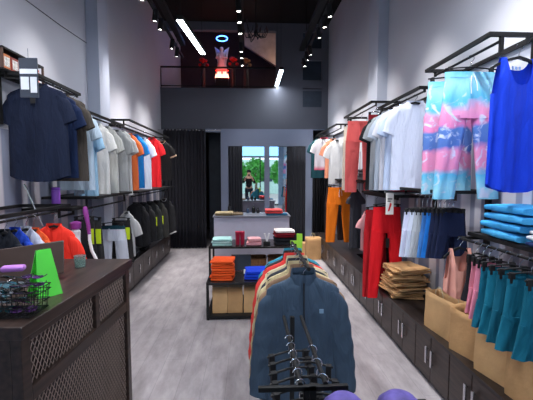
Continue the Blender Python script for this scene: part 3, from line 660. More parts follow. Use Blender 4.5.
# ------------------------------------------------------------------ paper bags
def bag(loc, w, h, d, label, rz=0, m=None, handles=True, lean=0):
    t = thing('paper_bag', label, 'paper bag', loc, rz); m = m or KRAFT
    R = []
    for i in range(7):
        s = i/6; k = .0 if s < .2 else .35*(s-.2)
        ring = [(-w/2, -d/2*(1-k*.4), 0), (0, -d/2-.004*s, 0), (w/2, -d/2*(1-k*.4), 0), (w/2-k*.05, 0, 0), (w/2, d/2*(1-k*.4), 0), (0, d/2+.004*s, 0), (-w/2, d/2*(1-k*.4), 0), (-w/2+k*.05, 0, 0)]
        R.append([(x+.002*math.sin(s*9+x*40), y+lean*s*h, s*h) for x, y, z in ring])
    obj('bag_body', MB().loft(R, True, False), m, t, solid=.0015, ang=15)
    if handles:
        for s in (-1, 1):
            pts = [(-w*.16+w*.32*k/10, s*(d/2*.86+.005)+lean*h, h-.03+.1*math.sin(PI*k/10)**.6 if 0 < k < 10 else h-.04) for k in range(11)]
            obj('handle', MB().tube(pts, .0028, 6), mat((206, 190, 160), .8), t)
    return t
for i, (y, w, h, lb) in enumerate(((2.53, .33, .29, 'large kraft paper bag, farthest of the row on right cabinets'), (2.21, .25, .29, 'kraft paper bag with folded flap, second in the row'),
                                   (1.95, .24, .3, 'kraft paper bag, third in row below teal shorts'), (1.68, .26, .32, 'kraft paper bag nearest the camera on right cabinets'))):
    bag((1.475, y, .4), w, h, .13, lb, rz=PI/2+(.12, .3, .22, .1)[i], m=KRAFT if i % 2 == 0 else KRAFT2, handles=i in (0, 2))
# flattened bags in a pile
rn = random.Random(3); z = .402
for i in range(16):
    w, d, h = rn.uniform(.28, .33), rn.uniform(.3, .36), rn.uniform(.010, .014)
    mb = MB(); pts = []
    def fn(u, v, w=w, d=d, s=i): return ((u-.5)*w, (v-.5)*d, .003*math.sin(u*7+s)+.002*math.sin(v*9+s*2))
    mb.grid(fn, 6, 6); n0 = len(mb.v); top = [(x, y, zc+h) for x, y, zc in mb.v]
    f0 = list(mb.f); mb2 = MB(); mb2.add(mb.v, [tuple(reversed(f)) for f in f0]); mb2.add(top, f0)
    ed = [j for j in range(7)]+[7*k+6 for k in range(1, 7)]+[42+j for j in range(5, -1, -1)]+[7*k for k in range(5, 0, -1)]
    mb2.f += [(ed[k], ed[(k+1) % 24], ed[(k+1) % 24]+49, ed[k]+49) for k in range(24)]
    pos = 'lowest' if i == 0 else 'topmost' if i == 15 else '%d up from the bottom' % (i+1)
    o = obj('paper_bag', mb2, KRAFT if i % 2 else KRAFT2, loc=(1.54+rn.uniform(-.025, .02), 3.4+rn.uniform(-.03, .03), z+.005), rotz=rn.uniform(-.22, .22), ang=30)
    tag(o, 'flattened kraft paper bag lying in the pile below white shorts', 'paper bag', 'flattened paper bags on right cabinets'); z += h+.006
# far bags by the partition
bag((1.2, 6.55, 0), .28, .42, .12, 'tall brown paper bag standing by far right corner', rz=.1, m=KRAFT2)
bag((1.02, 6.9, 0), .2, .26, .1, 'small pale paper bag beside the taller bag in far corner', rz=-.1)

# ------------------------------------------------------------------ display tables
def bench(x0, x1, y0, y1, zt, label, top=None, lower=None):
    t = thing('display_table', label, 'table', ((x0+x1)/2, (y0+y1)/2, 0)); a, b = (x1-x0)/2, (y1-y0)/2; e = .014
    obj('table_top', MB().box(-a, a, -b, b, zt-.03, zt), top or mat((34, 30, 31), .25), t, smooth=False, bevel=.003)
    for sx in (-1, 1):
        for sy in (-1, 1): obj('leg', MB().box(sx*(a-e)-e, sx*(a-e)+e, sy*(b-e)-e, sy*(b-e)+e, 0, zt-.03), BLACK, t, smooth=False)
    mb = MB()
    for sy in (-1, 1): mb.box(-a+2*e, a-2*e, sy*(b-e)-e, sy*(b-e)+e, .02, .045)
    for sx in (-1, 1): mb.box(sx*(a-e)-e, sx*(a-e)+e, -b+2*e, b-2*e, .02, .045)
    obj('bottom_frame', mb, BLACK, t, smooth=False)
    obj('lower_shelf', MB().box(-a+2*e, a-2*e, -b+2*e, b-2*e, .035, .043), BLACKM, t, smooth=False)
    return t
bench(-.47, .62, 3.81, 4.5, .42, 'low black steel display table in front holding orange tees')
bench(-.58, .72, 5.05, 5.62, .56, 'dark display table holding mint and maroon folded clothes')
# orange pile: the photo shows about seven folds
stack(-.30, 4.0, .423, .26, .28, 8, .026, [fab((232, 90, 36)), fab((224, 82, 32))], 'orange folded tee on the front display table', 'orange tees folded on the front table', .1)
stack(.1, 4.0, .423, .3, .26, 3, .032, [fab((20, 60, 200)), fab((24, 70, 215))], 'royal blue folded tee on the front display table', 'royal blue tees folded on the front table', .12)
tag(obj('display_board', MB().obox((-.1, 4.3, .43+.09), (.12, 0, 0), (0, .004, 0), (0, .03, .09)), mat((44, 46, 52), .15), smooth=False), 'dark glossy board lying between orange and blue piles', 'board')
tag(obj('price_card', MB().obox((-.03, 4.1, .46), (.035, 0, 0), (0, .002, 0), (0, .01, .025)), PAPER, smooth=False), 'small white price card beside the blue pile', 'card')
# paper bags stored under the front table
for i, xx in enumerate((-.33, -.16, .02, .2)):
    bag((xx, 3.95, .045), .165, .29, .1, 'kraft paper bag stored under front table, %s from the table end by the aisle' % ('first', 'second', 'third', 'fourth')[i], m=KRAFT2 if i % 2 else KRAFT, handles=False)
tag(obj('wire_divider', MB().tube([(-.4, 3.87, .36), (.4, 3.87, .36)], .003, 6).tube([(-.4, 3.87, .39), (.4, 3.87, .39)], .003, 6), CHROME), 'thin wire rail above the stored paper bags', 'rail')
# on the second table
ZT2 = .563
stack(-.40, 5.22, ZT2, .29, .28, 3, .032, [fab((160, 205, 205)), fab((190, 220, 220))], 'mint folded tee on the second table', 'mint tees folded on the second table')
for i, xx in enumerate((-.17, -.1)):
    t = thing('tumbler', 'burgundy tumbler on the second table, %s' % ('beside the mint pile' if i == 0 else 'beside the pink cloth'), 'tumbler', (xx, 5.2, ZT2), 0, 'burgundy tumblers on the second table')
    obj('cup', MB().lathe([(.028, 0), (.031, .05), (.036, .17), (.034, .172)], n=20), mat((165, 24, 60), .3), t)
    obj('lid', MB().lathe([(.037, .173), (.037, .19), (.03, .196)], n=20), mat((185, 40, 75), .3), t)
folded((.07, 5.2, ZT2), .22, .24, .05, fab((214, 150, 160)), 'pink folded top lower one beside burgundy tumblers')
folded((.075, 5.2, ZT2+.054), .19, .2, .05, fab((224, 165, 172)), 'pale pink folded top lying upper one beside burgundy tumblers', rz=.15)
t = thing('letter_stand', 'white V shaped stand on a black base, second table', 'display letter', (.26, 5.15, ZT2))
obj('base', MB().box(-.05, .05, -.04, .04, 0, .05), BLACKM, t, bevel=.003)
obj('letter', MB().prism([(-.045, .17), (-.02, .17), (0, .09), (.02, .17), (.045, .17), (.012, .052), (-.012, .052)], -.012, .012), WHITE, t, smooth=False)
stack(.52, 5.25, ZT2, .3, .3, 2, .05, [fab((32, 34, 42)), fab((28, 30, 38))], 'black folded sweater under the maroon pile', 'black sweaters folded on the second table', name='folded_sweater')
stack(.52, 5.25, ZT2+.108, .3, .3, 3, .034, [fab((120, 16, 32)), fab((130, 20, 36)), fab((205, 196, 196))], 'folded tee stacked on the black sweaters', 'maroon and white tees folded on the second table')
for xx, lb in ((.12, 'brown wicker basket below second table, middle one'), (.42, 'brown wicker basket below second table, beside the jacket rack')):
    t = thing('wicker_basket', lb, 'basket', (xx, 5.3, .045)); 
    mb = MB(); R = []
    for i in range(18):
        s = i/17; hw = .12+.015*s+.003*(i % 2); hd = .14+.01*s+.003*(i % 2)
        R.append([(hw*math.copysign(abs(math.cos(a))**.4, math.cos(a)), hd*math.copysign(abs(math.sin(a))**.4, math.sin(a)), .3*s) for a in [2*PI*k/32 for k in range(32)]])
    obj('woven_body', mb.loft(R, True), mat((132, 92, 60), .8, 0, .3, 40, .6, 80), t)
    obj('rim', MB().tube([(.137*math.copysign(abs(math.cos(a))**.4, math.cos(a)), .152*math.copysign(abs(math.sin(a))**.4, math.sin(a)), .302) for a in [2*PI*k/32 for k in range(32)]], .008, 6, closed=True), mat((110, 74, 48), .8), t)
tag(obj('storage_box', MB().box(-.3, -.08, 5.1, 5.35, .045, .25), WHITE, bevel=.004), 'plain white box stored below the second table', 'box')

# reception desk
t = thing('reception_desk', 'pale lilac grey reception desk at the back of shop', 'desk', (.055, 6.15, 0))
obj('front_panel', MB().box(-.64, .62, -.25, -.22, 0, .88), mat((190, 188, 208), .5, 0, .04), t, smooth=False, bevel=.003)
for s in (-.64, .59): obj('side_panel', MB().box(s, s+.03, -.22, .25, 0, .88), mat((190, 188, 208), .5, 0, .04), t, smooth=False)
obj('desk_top', MB().box(-.66, .64, -.28, .27, .88, .905), mat((120, 122, 136), .35), t, smooth=False, bevel=.003)
ZD = .907
stack(-.42, 6.02, ZD, .32, .26, 2, .028, [fab((150, 130, 100)), fab((176, 160, 128))], 'khaki folded garment on the reception desk', 'khaki garments folded on the reception desk')
folded((-.2, 6.05, ZD), .2, .24, .035, fab((120, 104, 84)), 'brown folded garment right beside khaki pile on desk')
folded((.47, 6.0, ZD), .36, .26, .028, fab((24, 84, 120)), 'teal blue folded cloth at desk end')
stack(.42, 6.0, ZD+.031, .3, .22, 2, .036, [fab((200, 60, 60)), fab((232, 96, 96))], 'coral folded cloth on the teal cloth', 'coral cloths folded on the reception desk')
for i, (xx, hh, c, lb) in enumerate(((-.35, .16, (24, 24, 28), 'small black spray bottle at back edge of desk'), (-.02, .1, (70, 90, 120), 'blue grey bottle on desk in front of mirror'), (.08, .13, (20, 20, 22), 'black bottle on desk next to the grey post'), (.16, .09, (40, 40, 46), 'short black jar on desk near coral cloth'))):
    t = thing('bottle', lb, 'bottle', (xx, 6.3, ZD))
    obj('bottle_body', MB().lathe([(.026, 0), (.028, .01), (.028, hh*.7), (.012, hh*.82)], n=16), mat(c, .3), t)
    obj('cap', MB().lathe([(.013, hh*.82), (.013, hh), (.01, hh+.004)], n=12), BLACKM, t)

# ------------------------------------------------------------------ jacket rack in the aisle
RX = .335
t = thing('garment_rack', 'black steel aisle rack carrying the row of windbreakers', 'clothes rack', (RX, 2.5, 0))
obj('hanging_rail', MB().tube([(0, -.55, 1.065), (0, .24, 1.065)], .011, 10), BLACK, t)
for s in (-.21, .4):
    obj('upright', MB().box(-.012, .012, s*.55-.012, s*.55+.012, .03, 1.055), BLACK, t, smooth=False)
    obj('foot', MB().box(-.26, .26, s*.55-.015, s*.55+.015, 0, .03), BLACK, t, smooth=False, bevel=.003)
obj('stretcher', MB().box(-.012, .012, -.1, .2, .06, .084), BLACK, t, smooth=False)
JK = [(2.03, (60, 77, 96), 'slate blue zip windbreaker hanging frontmost on the aisle rack'), (2.115, (150, 120, 96), 'tan windbreaker directly behind the slate blue one'), (2.195, (196, 180, 140), 'khaki beige windbreaker third on aisle rack'),
      (2.27, (60, 62, 70), 'charcoal windbreaker fourth on aisle rack'), (2.345, (214, 196, 160), 'cream windbreaker between charcoal and coral ones'), (2.425, (224, 70, 66), 'coral red windbreaker on the aisle rack'),
      (2.505, (70, 56, 54), 'dark brown windbreaker behind the coral one'), (2.585, (60, 150, 176), 'turquoise windbreaker at the far end of aisle rack')]
SHEEN = {}
def nylon(c): return fab(c, .5, .35, 11, .7)
for i, (y, c, lb) in enumerate(JK):
    loc = Vector((RX-.02+.006*math.sin(i*2), y, 1.0)); m = nylon(c); w = .44 if i == 0 else .43+.02*math.sin(i*1.7)
    j = thing('windbreaker', lb, 'jacket', loc, .0, 'windbreakers on the aisle rack')
    obj('torso', body_mb(w, .82, i*1.3, .02 if i else .034, flare=.16, scoop=.03), m, j)
    for s in (-1, 1):
        sl = obj('sleeve', sleeve_mb(w*1.02, s, .64, i+s, .082, .055, .27), m, j)
    n = 24; R = []
    for q, zz_ in ((1.02, -.012), (1.0, .02), (.92, .05), (.86, .05), (.88, .02)):
        R.append([(w*.17*q*math.cos(a), .024*q*math.sin(a), zz_-(.035 if math.sin(a) < -.2 else 0)) for a in [2*PI*k/n for k in range(n)]])
    obj('collar', MB().loft(R), m, j)
    if i == 0:
        obj('zip', MB().tube([(0, -.032, -.03), (.0, -.045, -.2), (.004, -.052, -.27)], .004, 6), BLACKM, j)
        obj('zip_pull', MB().obox((0, -.055, -.28), (.004, 0, 0), (0, .002, 0), (0, 0, .012)), CHROME, j, smooth=False)
        obj('neck_label', MB().obox((0, .01, .0), (.02, 0, 0), (0, .001, 0), (0, 0, .01)), BLACKM, j, smooth=False)
        obj('chest_logo', MB().obox((.1, -.052, -.19), (.012, 0, 0), (0, .002, 0), (0, 0, .012)), mat((120, 150, 175), .5), j, smooth=False)
    hanger(loc, 0, 'hanger holding the '+lb, 'top', w)
# lime green plastic card on the rail
tag(obj('rail_card', MB().box(RX+.04, RX+.085, 2.76, 2.766, .93, 1.13).box(RX-.01, RX+.04, 2.76, 2.766, 1.05, 1.075), mat((150, 205, 60), .4), smooth=False), 'lime green size card hanging at far end of the aisle rack', 'card')
# nearer low stand with empty hangers
NX = .2
t = thing('display_stand', 'low black stand with empty hangers nearest the camera', 'stand', (NX, 1.3, 0))
obj('hanging_rail', MB().tube([(-.02, -.1, .855), (-.02, .5, .855)], .009, 10), BLACK, t)
obj('hanging_rail', MB().tube([(.07, -.1, .855), (.07, .5, .855)], .009, 10), BLACK, t)
obj('cross_bar', MB().box(-.17, .15, -.11, -.094, .835, .853), BLACK, t, smooth=False, bevel=.002)
obj('shelf_tray', MB().box(-.17, .42, -.36, -.13, .79, .81), BLACKM, t, smooth=False, bevel=.003)
obj('tray_arm', MB().box(-.01, .01, -.36, -.09, .77, .79).box(-.01, .01, -.11, -.09, .79, .85), BLACK, t, smooth=False)
for yy in (-.1, .5): obj('upright', MB().box(.013, .035, yy-.01, yy+.01, .02, .855), BLACK, t, smooth=False)
obj('foot', MB().box(-.18, .22, -.12, -.08, 0, .02).box(-.18, .22, .48, .52, 0, .02).box(.01, .04, -.08, .48, 0, .02), BLACK, t, smooth=False)
for k, yy in enumerate((1.22, 1.29, 1.36, 1.43, 1.5, 1.57)):
    hanger((NX-.02, yy, .803), .25, 'empty black hanger on the stand, %s in its longer row' % ('nearest' if k == 0 else ordn[k]), 'clip', .2, group='empty hangers on the near stand')
for k, yy in enumerate((1.25, 1.36, 1.47)):
    hanger((NX+.07, yy, .803), -.25, 'empty black hanger on the stand, %s in its shorter row' % ('nearest' if k == 0 else ordn[k]), 'clip', .17, group='empty hangers on the near stand')
LIL = mat((92, 80, 150), .7, 0, .6, 12, name='lilac_tie_dye')
for (xx, lb) in ((.3, 'lilac and blue tie-dye cap on the low stand beside hangers'), (.48, 'lilac and blue tie-dye cap on the stand end by the aisle')):
    c = thing('cap', lb, 'cap', (xx, 1.06, .811)); 
    obj('crown', MB().lathe([(.075, 0), (.078, .02), (.07, .055), (.045, .08), (.012, .09), (.001, .091)], n=24), LIL, c)
    obj('brim', MB().grid(lambda u, v: ((u-.5)*.15, -.06-.06*v*math.sin(PI*min(.98, max(.02, u)))**.5, .006+.008*math.sin(PI*u)), 10, 4), LIL, c, solid=.003)

# ------------------------------------------------------------------ counter on the left
CZ = 1.05
K0, K1 = onz(20, 326, CZ), onz(128.5, 259.5, CZ)
CX, CY0 = K0.x, K0.y; CY1 = CY0+(K1-K0).length; CROT = -math.atan2(K1.x-K0.x, K1.y-K0.y)
MESHM = bpy.data.materials.new('expanded_metal'); MESHM = mat((150, 132, 122), .4, .5, .1, name='bronze_mesh')
t = thing('counter', 'dark wood checkout counter with diamond metal mesh panels', 'counter', (CX, CY0, 0), CROT)
W_ = .62; L = CY1-CY0
obj('counter_top', MB().box(-W_, .015, -.015, L+.02, CZ-.05, CZ), WOOD, t, smooth=False, bevel=.004)
fr = MB()
for yy in (0, L-.05): fr.box(-.04, 0, yy, yy+.05, 0, CZ-.05)
for z0, z1 in ((0, .07), (.73, .79), (.97, 1.0)): fr.box(-.04, 0, .05, L-.05, z0, z1)
fr.box(-.04, 0, .56, .6, .79, .97)
obj('side_frame', fr, WOOD, t, smooth=False, bevel=.003)
ef = MB()
ef.box(-W_, -W_+.05, 0, .04, 0, CZ-.05)
for z0, z1 in ((0, .07), (.73, .79), (.97, 1.0)): ef.box(-W_+.05, -.24, 0, .04, z0, z1)
ef.box(-.24, -.04, 0, .04, 0, CZ-.05)
obj('end_frame', ef, WOOD, t, smooth=False, bevel=.003)
obj('inner_panel', MB().box(-.075, -.065, .04, L-.01, .02, CZ-.06).box(-W_+.02, -.08, .06, .07, .02, CZ-.06), mat((62, 52, 50), .5), t, smooth=False)
obj('back_panel', MB().box(-W_, -.04, L-.02, L, 0, CZ-.05), WOOD, t, smooth=False)
def diamond(u0, u1, z0, z1, place_, cw=.026, ch=.042):
    mb = MB(); r = .0016
    du = cw/2; dz = ch/2
    nu = int((u1-u0)/cw); nz = int((z1-z0)/ch)
    cw = (u1-u0)/nu; ch = (z1-z0)/nz
    H = z1-z0; Wd = u1-u0; sl = ch/cw
    for sgn in (1, -1):
        for k in range(-nz, nu+1):
            # line u = u0 + k*cw + s , z = z0 + sl*s  (clipped)
            s0 = max(0, -k*cw); s1 = min(H/sl, Wd-k*cw)
            if s1-s0 < .003: continue
            a = (u0+k*cw+s0, z0+sl*s0); b = (u0+k*cw+s1, z0+sl*s1)
            if sgn < 0: a = (u0+u1-a[0], a[1]); b = (u0+u1-b[0], b[1])
            mb.tube([place_(*a), place_(*b)], r*1.4, 4, False)
    return mb
for (u0, u1, z0, z1) in ((.05, .56, .79, .97), (.6, L-.05, .79, .97), (.05, L-.05, .07, .73)):
    obj('mesh_panel', diamond(u0, u1, z0, z1, lambda u, z: (-.02, u, z)), MESHM, t, smooth=False)
for (z0, z1) in ((.79, .97), (.07, .73)):
    obj('mesh_panel', diamond(-W_+.05, -.24, z0, z1, lambda u, z: (u, .02, z)), MESHM, t, smooth=False)

# screen on the counter
t = thing('tablet_screen', 'dark brown backed tablet screen tilted on the counter', 'screen', (-1.12, 1.86, CZ), .42)
obj('panel', MB().obox((0, .0, .1), (.145, 0, .012), (0, .006, 0), (0, .04, .08)), mat((58, 46, 43), .3), t, smooth=False, bevel=.004)
obj('stand', MB().box(-.06, .06, -.06, .06, 0, .01).obox((0, .005, .05), (.012, 0, 0), (0, .005, 0), (0, .01, .045)), BLACKM, t, smooth=False)
# green acrylic A-frame
GA = glassy((50, 235, 40), .08, .5); 
GA.node_tree.nodes['Principled BSDF'].inputs['Base Color'].default_value = (.2, 1, .15, 1)
t = thing('sign_holder', 'bright green see-through acrylic A-frame holder on the counter', 'sign holder', (-.93, 1.63, CZ), .95)
for s in (-1, 1):
    obj('acrylic_panel', MB().add([(-.055, s*.045-.002, .001), (.055, s*.045-.002, .001), (.03, -.002+s*.003, .21), (-.03, -.002+s*.003, .21), (-.055, s*.045+.002, .001), (.055, s*.045+.002, .001), (.03, .002+s*.003, .21), (-.03, .002+s*.003, .21)],
        [(0, 1, 2, 3), (7, 6, 5, 4), (0, 4, 5, 1), (1, 5, 6, 2), (2, 6, 7, 3), (3, 7, 4, 0)]), GA, t, smooth=False)
0 and obj('insert_card', MB().add([(-.045, -.042, .008), (.045, -.042, .008), (.026, -.002, .19), (-.026, -.002, .19)], [(0, 1, 2, 3)]), mat((70, 200, 60), .6), t, smooth=False, solid=.001)
# wire basket with sunglasses
BX, BY = -.95, 1.42
t = thing('wire_basket', 'black wire basket heaped with sunglasses on the counter corner', 'basket', (BX, BY, CZ))
mb = MB()
for zz_, k in ((.005, .92), (.04, .96), (.08, 1), (.1, 1)):
    a, b = .125*k, .07*k; mb.tube([(-a, -b, zz_), (a, -b, zz_), (a, b, zz_), (-a, b, zz_)], .002, 5, closed=True)
for i in range(13):
    x = -.115+.23*i/12; mb.tube([(x, -.07, .1), (x*.92, -.065, .005), (x*.92, .065, .005), (x, .07, .1)], .0015, 5)
for i in range(7):
    y = -.06+.12*i/6; mb.tube([(-.125, y, .1), (-.115, y*.92, .005), (.115, y*.92, .005), (.125, y, .1)], .0015, 5)
obj('wire_frame', mb, BLACKM, t)
rn = random.Random(5)
LENS = [mat((20, 24, 30), .05, 0, .1, coat=1), mat((40, 80, 90), .05, 0, .2, coat=1), mat((80, 50, 100), .08, 0, .2, coat=1)]
for i in range(24):
    lx = BX+(-.075+.075*(i % 3)); ly = BY+(-.03 if (i//3) % 2 == 0 else .03); lz = CZ+.025+.016*(i//3)
    g = thing('sunglasses', 'pair of dark sunglasses heaped in the wire basket', 'sunglasses', (lx, ly, lz), rn.uniform(-.4, .4), 'sunglasses in the wire basket')
    g.rotation_euler[0] = rn.uniform(-.5, .5)
    for s in (-1, 1):
        obj('lens', MB().lathe([(.001, -.001), (.022, -.001), (.023, .001), (.001, .0015)], (s*.024, 0, 0), 14, .8), LENS[(i) % 3], g)
        obj('temple', MB().tube([(s*.043, .0, 0), (s*.042, .02, -.002), (s*.03, .045, -.006)], .0018, 5), CHROME if i % 4 == 0 else BLACKM, g)
    obj('bridge', MB().tube([(-.043, -.002, .002), (-.008, .012, .002), (.008, .012, .002), (.043, -.002, .002)], .0016, 5), BLACKM, g)
tag(obj('glasses_case', MB().obox((BX+.01, BY+.02, CZ+.175), (.04, .01, 0), (-.006, .02, 0), (0, 0, .011)), mat((170, 110, 190), .5), bevel=.008), 'lilac spectacle case lying on top of sunglasses heap', 'case')
# small glass cup
tag(obj('glass_cup', MB().lathe([(.028, 0), (.033, .07), (.03, .07), (.026, .006)], (-1.0, 2.12, CZ), 20), glassy((190, 215, 210), .05, .8)), 'small clear glass cup behind the counter top edge', 'glass')
tag(obj('paper_tray', MB().box(-1.22, -1.08, 1.5, 1.72, CZ, CZ+.02), BLACKM, bevel=.003), 'flat black tray behind the sunglasses basket', 'tray')

# ------------------------------------------------------------------ steamer, jar and leaflets behind the counter
PUR = mat((140, 60, 140), .35)
t = thing('garment_steamer', 'white and purple upright garment steamer with curved hose', 'steamer', (-1.43, 2.98, 0))
obj('pole', MB().tube([(0, 0, .12), (0, 0, .92)], .012, 10), CHROME, t)
obj('water_tank', MB().lathe([(.13, 0), (.14, .02), (.14, .12), (.1, .17), (.03, .18)], n=24), WHITE, t)
obj('handle', MB().lathe([(.018, .92), (.04, .98), (.032, 1.06), (.036, 1.13), (.02, 1.15)], n=16), WHITE, t)
obj('collar', MB().lathe([(.038, 1.15), (.042, 1.16), (.042, 1.2), (.02, 1.21)], n=16), PUR, t)
obj('steam_head', MB().tube([(.1, .02, 1.1), (.09, .02, 1.2), (.075, .02, 1.29), (.07, .02, 1.33)], [.014, .016, .022, .014], 12), PUR, t)
obj('hose', MB().tube([(.1, .02, 1.12), (.1, .02, 1.05), (.115, .02, .96), (.16, .02, .86), (.24, .02, .76), (.22, .0, .5), (.1, .0, .2), (.05, 0, .15)], .013, 10), WHITE, t)
ss = bpy.context
p = onx(59.5, 206, -1.64)
t = thing('storage_jar', 'purple plastic jar standing on shelf above the red polo', 'jar', (-1.64, p.y-.05, 1.308))
obj('jar_body', MB().lathe([(.03, 0), (.034, .01), (.034, .15), (.03, .155)], n=20), mat((140, 80, 190), .4), t)
obj('lid', MB().lathe([(.035, .156), (.035, .175), (.028, .18)], n=20), mat((120, 60, 170), .4), t)
t = thing('leaflet_holder', 'tilted rack of white printed leaflets beside purple jar', 'leaflets', (-1.62, 3.35+.12, 1.395))
for k in range(3): obj('leaflet', MB().obox((.035*k-.03, -.02*k, .075+.01*k), (.022, -.01, 0), (0, .0015, 0), (-.02, .015, .075)), mat((205, 210, 222), .5, 0, .3, 40), t, smooth=False)
# slim metal pole with hook leaning above the low rail
a, b = onx(24, 184, -1.7), onx(43, 226, -1.6)
tag(obj('reach_pole', MB().tube([a, b], .005, 8), CHROME), 'slim metal hook pole leaning above the red polo', 'pole')

# near left shelf unit high on the wall
t = thing('wall_shelf', 'black open wall shelf high above the navy tee', 'shelf', (XL, 2.98, 2.36))
obj('shelf_board', MB().box(.0, .13, -.26, .26, 0, .012).box(0, .13, -.26, .26, .15, .165), BLACK, t, smooth=False)
obj('side_frame', MB().box(0.001, .129, -.259, -.25, .012, .15).box(.115, .13, .245, .26, .012, .15), mat((84, 62, 54), .5), t, smooth=False)
obj('hook_arm', MB().tube([(.1, -.2, 0), (.1, -.2, -.05), (.28, -.2, -.06)], .006, 8), BLACK, t)
bc = [(206, 120, 70), (150, 60, 50), (220, 215, 210), (70, 70, 90), (200, 90, 60)]
for i in range(5):
    bt = thing('small_box', '%s small box on the high left shelf, %s from the near end' % (['orange', 'dark red', 'white', 'slate', 'rust'][i], ordn[i].replace('nearest', 'first')), 'box', (XL+.062, 2.79+.092*i, 2.373), 0)
    obj('carton', MB().box(-.05, .05, -.04, .04, 0, .11), mat(bc[i], .5), bt, smooth=False, bevel=.002)
    obj('front_label', MB().box(.0502, .0512, -.03, .03, .02, .09), mat((225, 215, 205), .5, 0, .6, 60), bt, smooth=False)
# price sign in front of it
p = onx(28, 58, -1.42)
t = thing('hanging_sign', 'dark and white printed price sign hanging from high left shelf', 'sign', (p.x, p.y, p.z))
obj('sign_board', MB().box(-.058, .058, -.003, .003, -.25, 0), mat((52, 58, 70), .3), t, smooth=False)
obj('printed_band', MB().box(-.054, .054, -.005, -.003, -.1, -.07).box(-.05, .0, -.005, -.003, -.2, -.12).box(.01, .05, -.005, -.003, -.22, -.12), mat((205, 210, 220), .4), t, smooth=False)
obj('hook', MB().tube([(0, 0, 0), (0, 0, .06)], .002, 6), CHROME, t)
# price card above red trousers
p = onx(390, 193, 1.33)
t = thing('price_sign', 'white price card with red mark above the red trousers', 'sign', p)
h_ = 22*p.y/F; w_ = 8*p.y/F/2
obj('card', MB().box(-w_, w_, -.002, .002, -h_, 0), PAPER, t, smooth=False)
obj('red_mark', MB().prism([(-w_*.5, -h_*.85), (-w_*.1, -h_*.85), (w_*.5, -h_*.5), (w_*.1, -h_*.45)], -.004, -.002), mat((205, 40, 45), .5), t, smooth=False)
obj('black_print', MB().box(-w_*.6, w_*.6, -.004, -.002, -h_*.3, -h_*.25).box(-w_*.6, w_*.2, -.004, -.002, -h_*.4, -h_*.36), BLACKM, t, smooth=False)

# cable along the left wall
tag(obj('wall_cable', MB().tube([onx(5, -14, XL+.006), onx(26, 0, XL+.006), onx(60, 25, XL+.006), onx(94, 48, XL+.006)], .004, 6), mat((90, 92, 100), .6)), 'thin dark cable running down along upper left wall', 'cable')

# ------------------------------------------------------------------ lamps
LENSM = emis((255, 250, 240), 25, 'lamp_lens')
def spot_light(name, loc, target, power, size=1.05, blend=1, colr=(1, .95, .9), parent=None):
    ld = bpy.data.lights.new(name, 'SPOT'); ld.energy = power; ld.spot_size = size; ld.spot_blend = blend; ld.color = colr; ld.shadow_soft_size = .04
    o = bpy.data.objects.new(name, ld); C.objects.link(o); o.location = loc
    o.rotation_euler = (Vector(target)-Vector(loc)).to_track_quat('-Z', 'Y').to_euler(); return o
ZT = 3.78
def track(x, y0, y1, lights, tgtx, where, power, tz=1.5):
    t = thing('light_track', 'black ceiling light track %s' % where, 'track', (x, (y0+y1)/2, ZT)); L = (y1-y0)/2
    obj('track_rail', MB().box(-.02, .02, -L, L, .1, .135), BLACK, t, smooth=False)
    for s in (-.8, 0, .8): obj('suspension_rod', MB().tube([(0, s*L, .13), (0, s*L, ZC-ZT)], .006, 6), BLACK, t)
    obj('carrier_beam', MB().box(-.05, .05, -L, L, .35, .42), BLACK, t, smooth=False)
    for i, (y, dy) in enumerate(lights):
        od = ordn[i].replace('nearest', 'nearest one') if i < 12 else ''
        s = thing('track_spotlight', 'black cylindrical spotlight %s, %s' % (where, od if i == 0 else od+' from the near end'), 'spotlight', (x, y, ZT+.095), 0, 'spotlights '+where)
        tgt = Vector((tgtx, y+dy, tz)); d = (tgt-Vector((x, y, ZT))).normalized()
        c0 = Vector((0, 0, -.07))
        ring = lambda q, r: [c0+d*q+(d.orthogonal().normalized()*math.cos(a)+d.cross(d.orthogonal().normalized())*math.sin(a))*r for a in [2*PI*k/18 for k in range(18)]]
        obj('housing', MB().loft([ring(-.09, .025), ring(-.085, .036), ring(.075, .038), ring(.075, .031), ring(.06, .030)], True, False), BLACKM, s)
        obj('lens', MB().loft([ring(.06, .029), ring(.066, .026)], True, True), LENSM, s, smooth=False)
        obj('stem', MB().tube([(0, 0, .003), (0, 0, -.05)], .008, 8), BLACK, s)
        if power: spot_light('spot_lamp', Vector((x, y, ZT+.095))+c0+d*.085, tgt, power)
track(-1.3, 1.6, 7.3, [(2.2, 0), (3.2, .2), (4.6, .3), (5.2, .2), (5.5, .2), (6.3, .2), (6.7, .2)], -1.6, 'on the left track', 160)
track(1.1, 1.6, 7.5, [(2.2, .2), (3.2, .2), (4.3, .2), (4.95, .2), (5.3, .2), (5.7, .2), (6.5, .2), (6.8, .2), (7.2, .0)], 1.45, 'on the right track', 160)
track(-.13, 2.0, 7.5, [(2.4, .0), (3.3, .2), (4.4, .3), (4.85, .2), (5.2, .0), (5.6, .2), (6.4, .1), (6.75, .2), (7.2, .1)], .1, 'on the middle track', 60, .3)
PW = 16
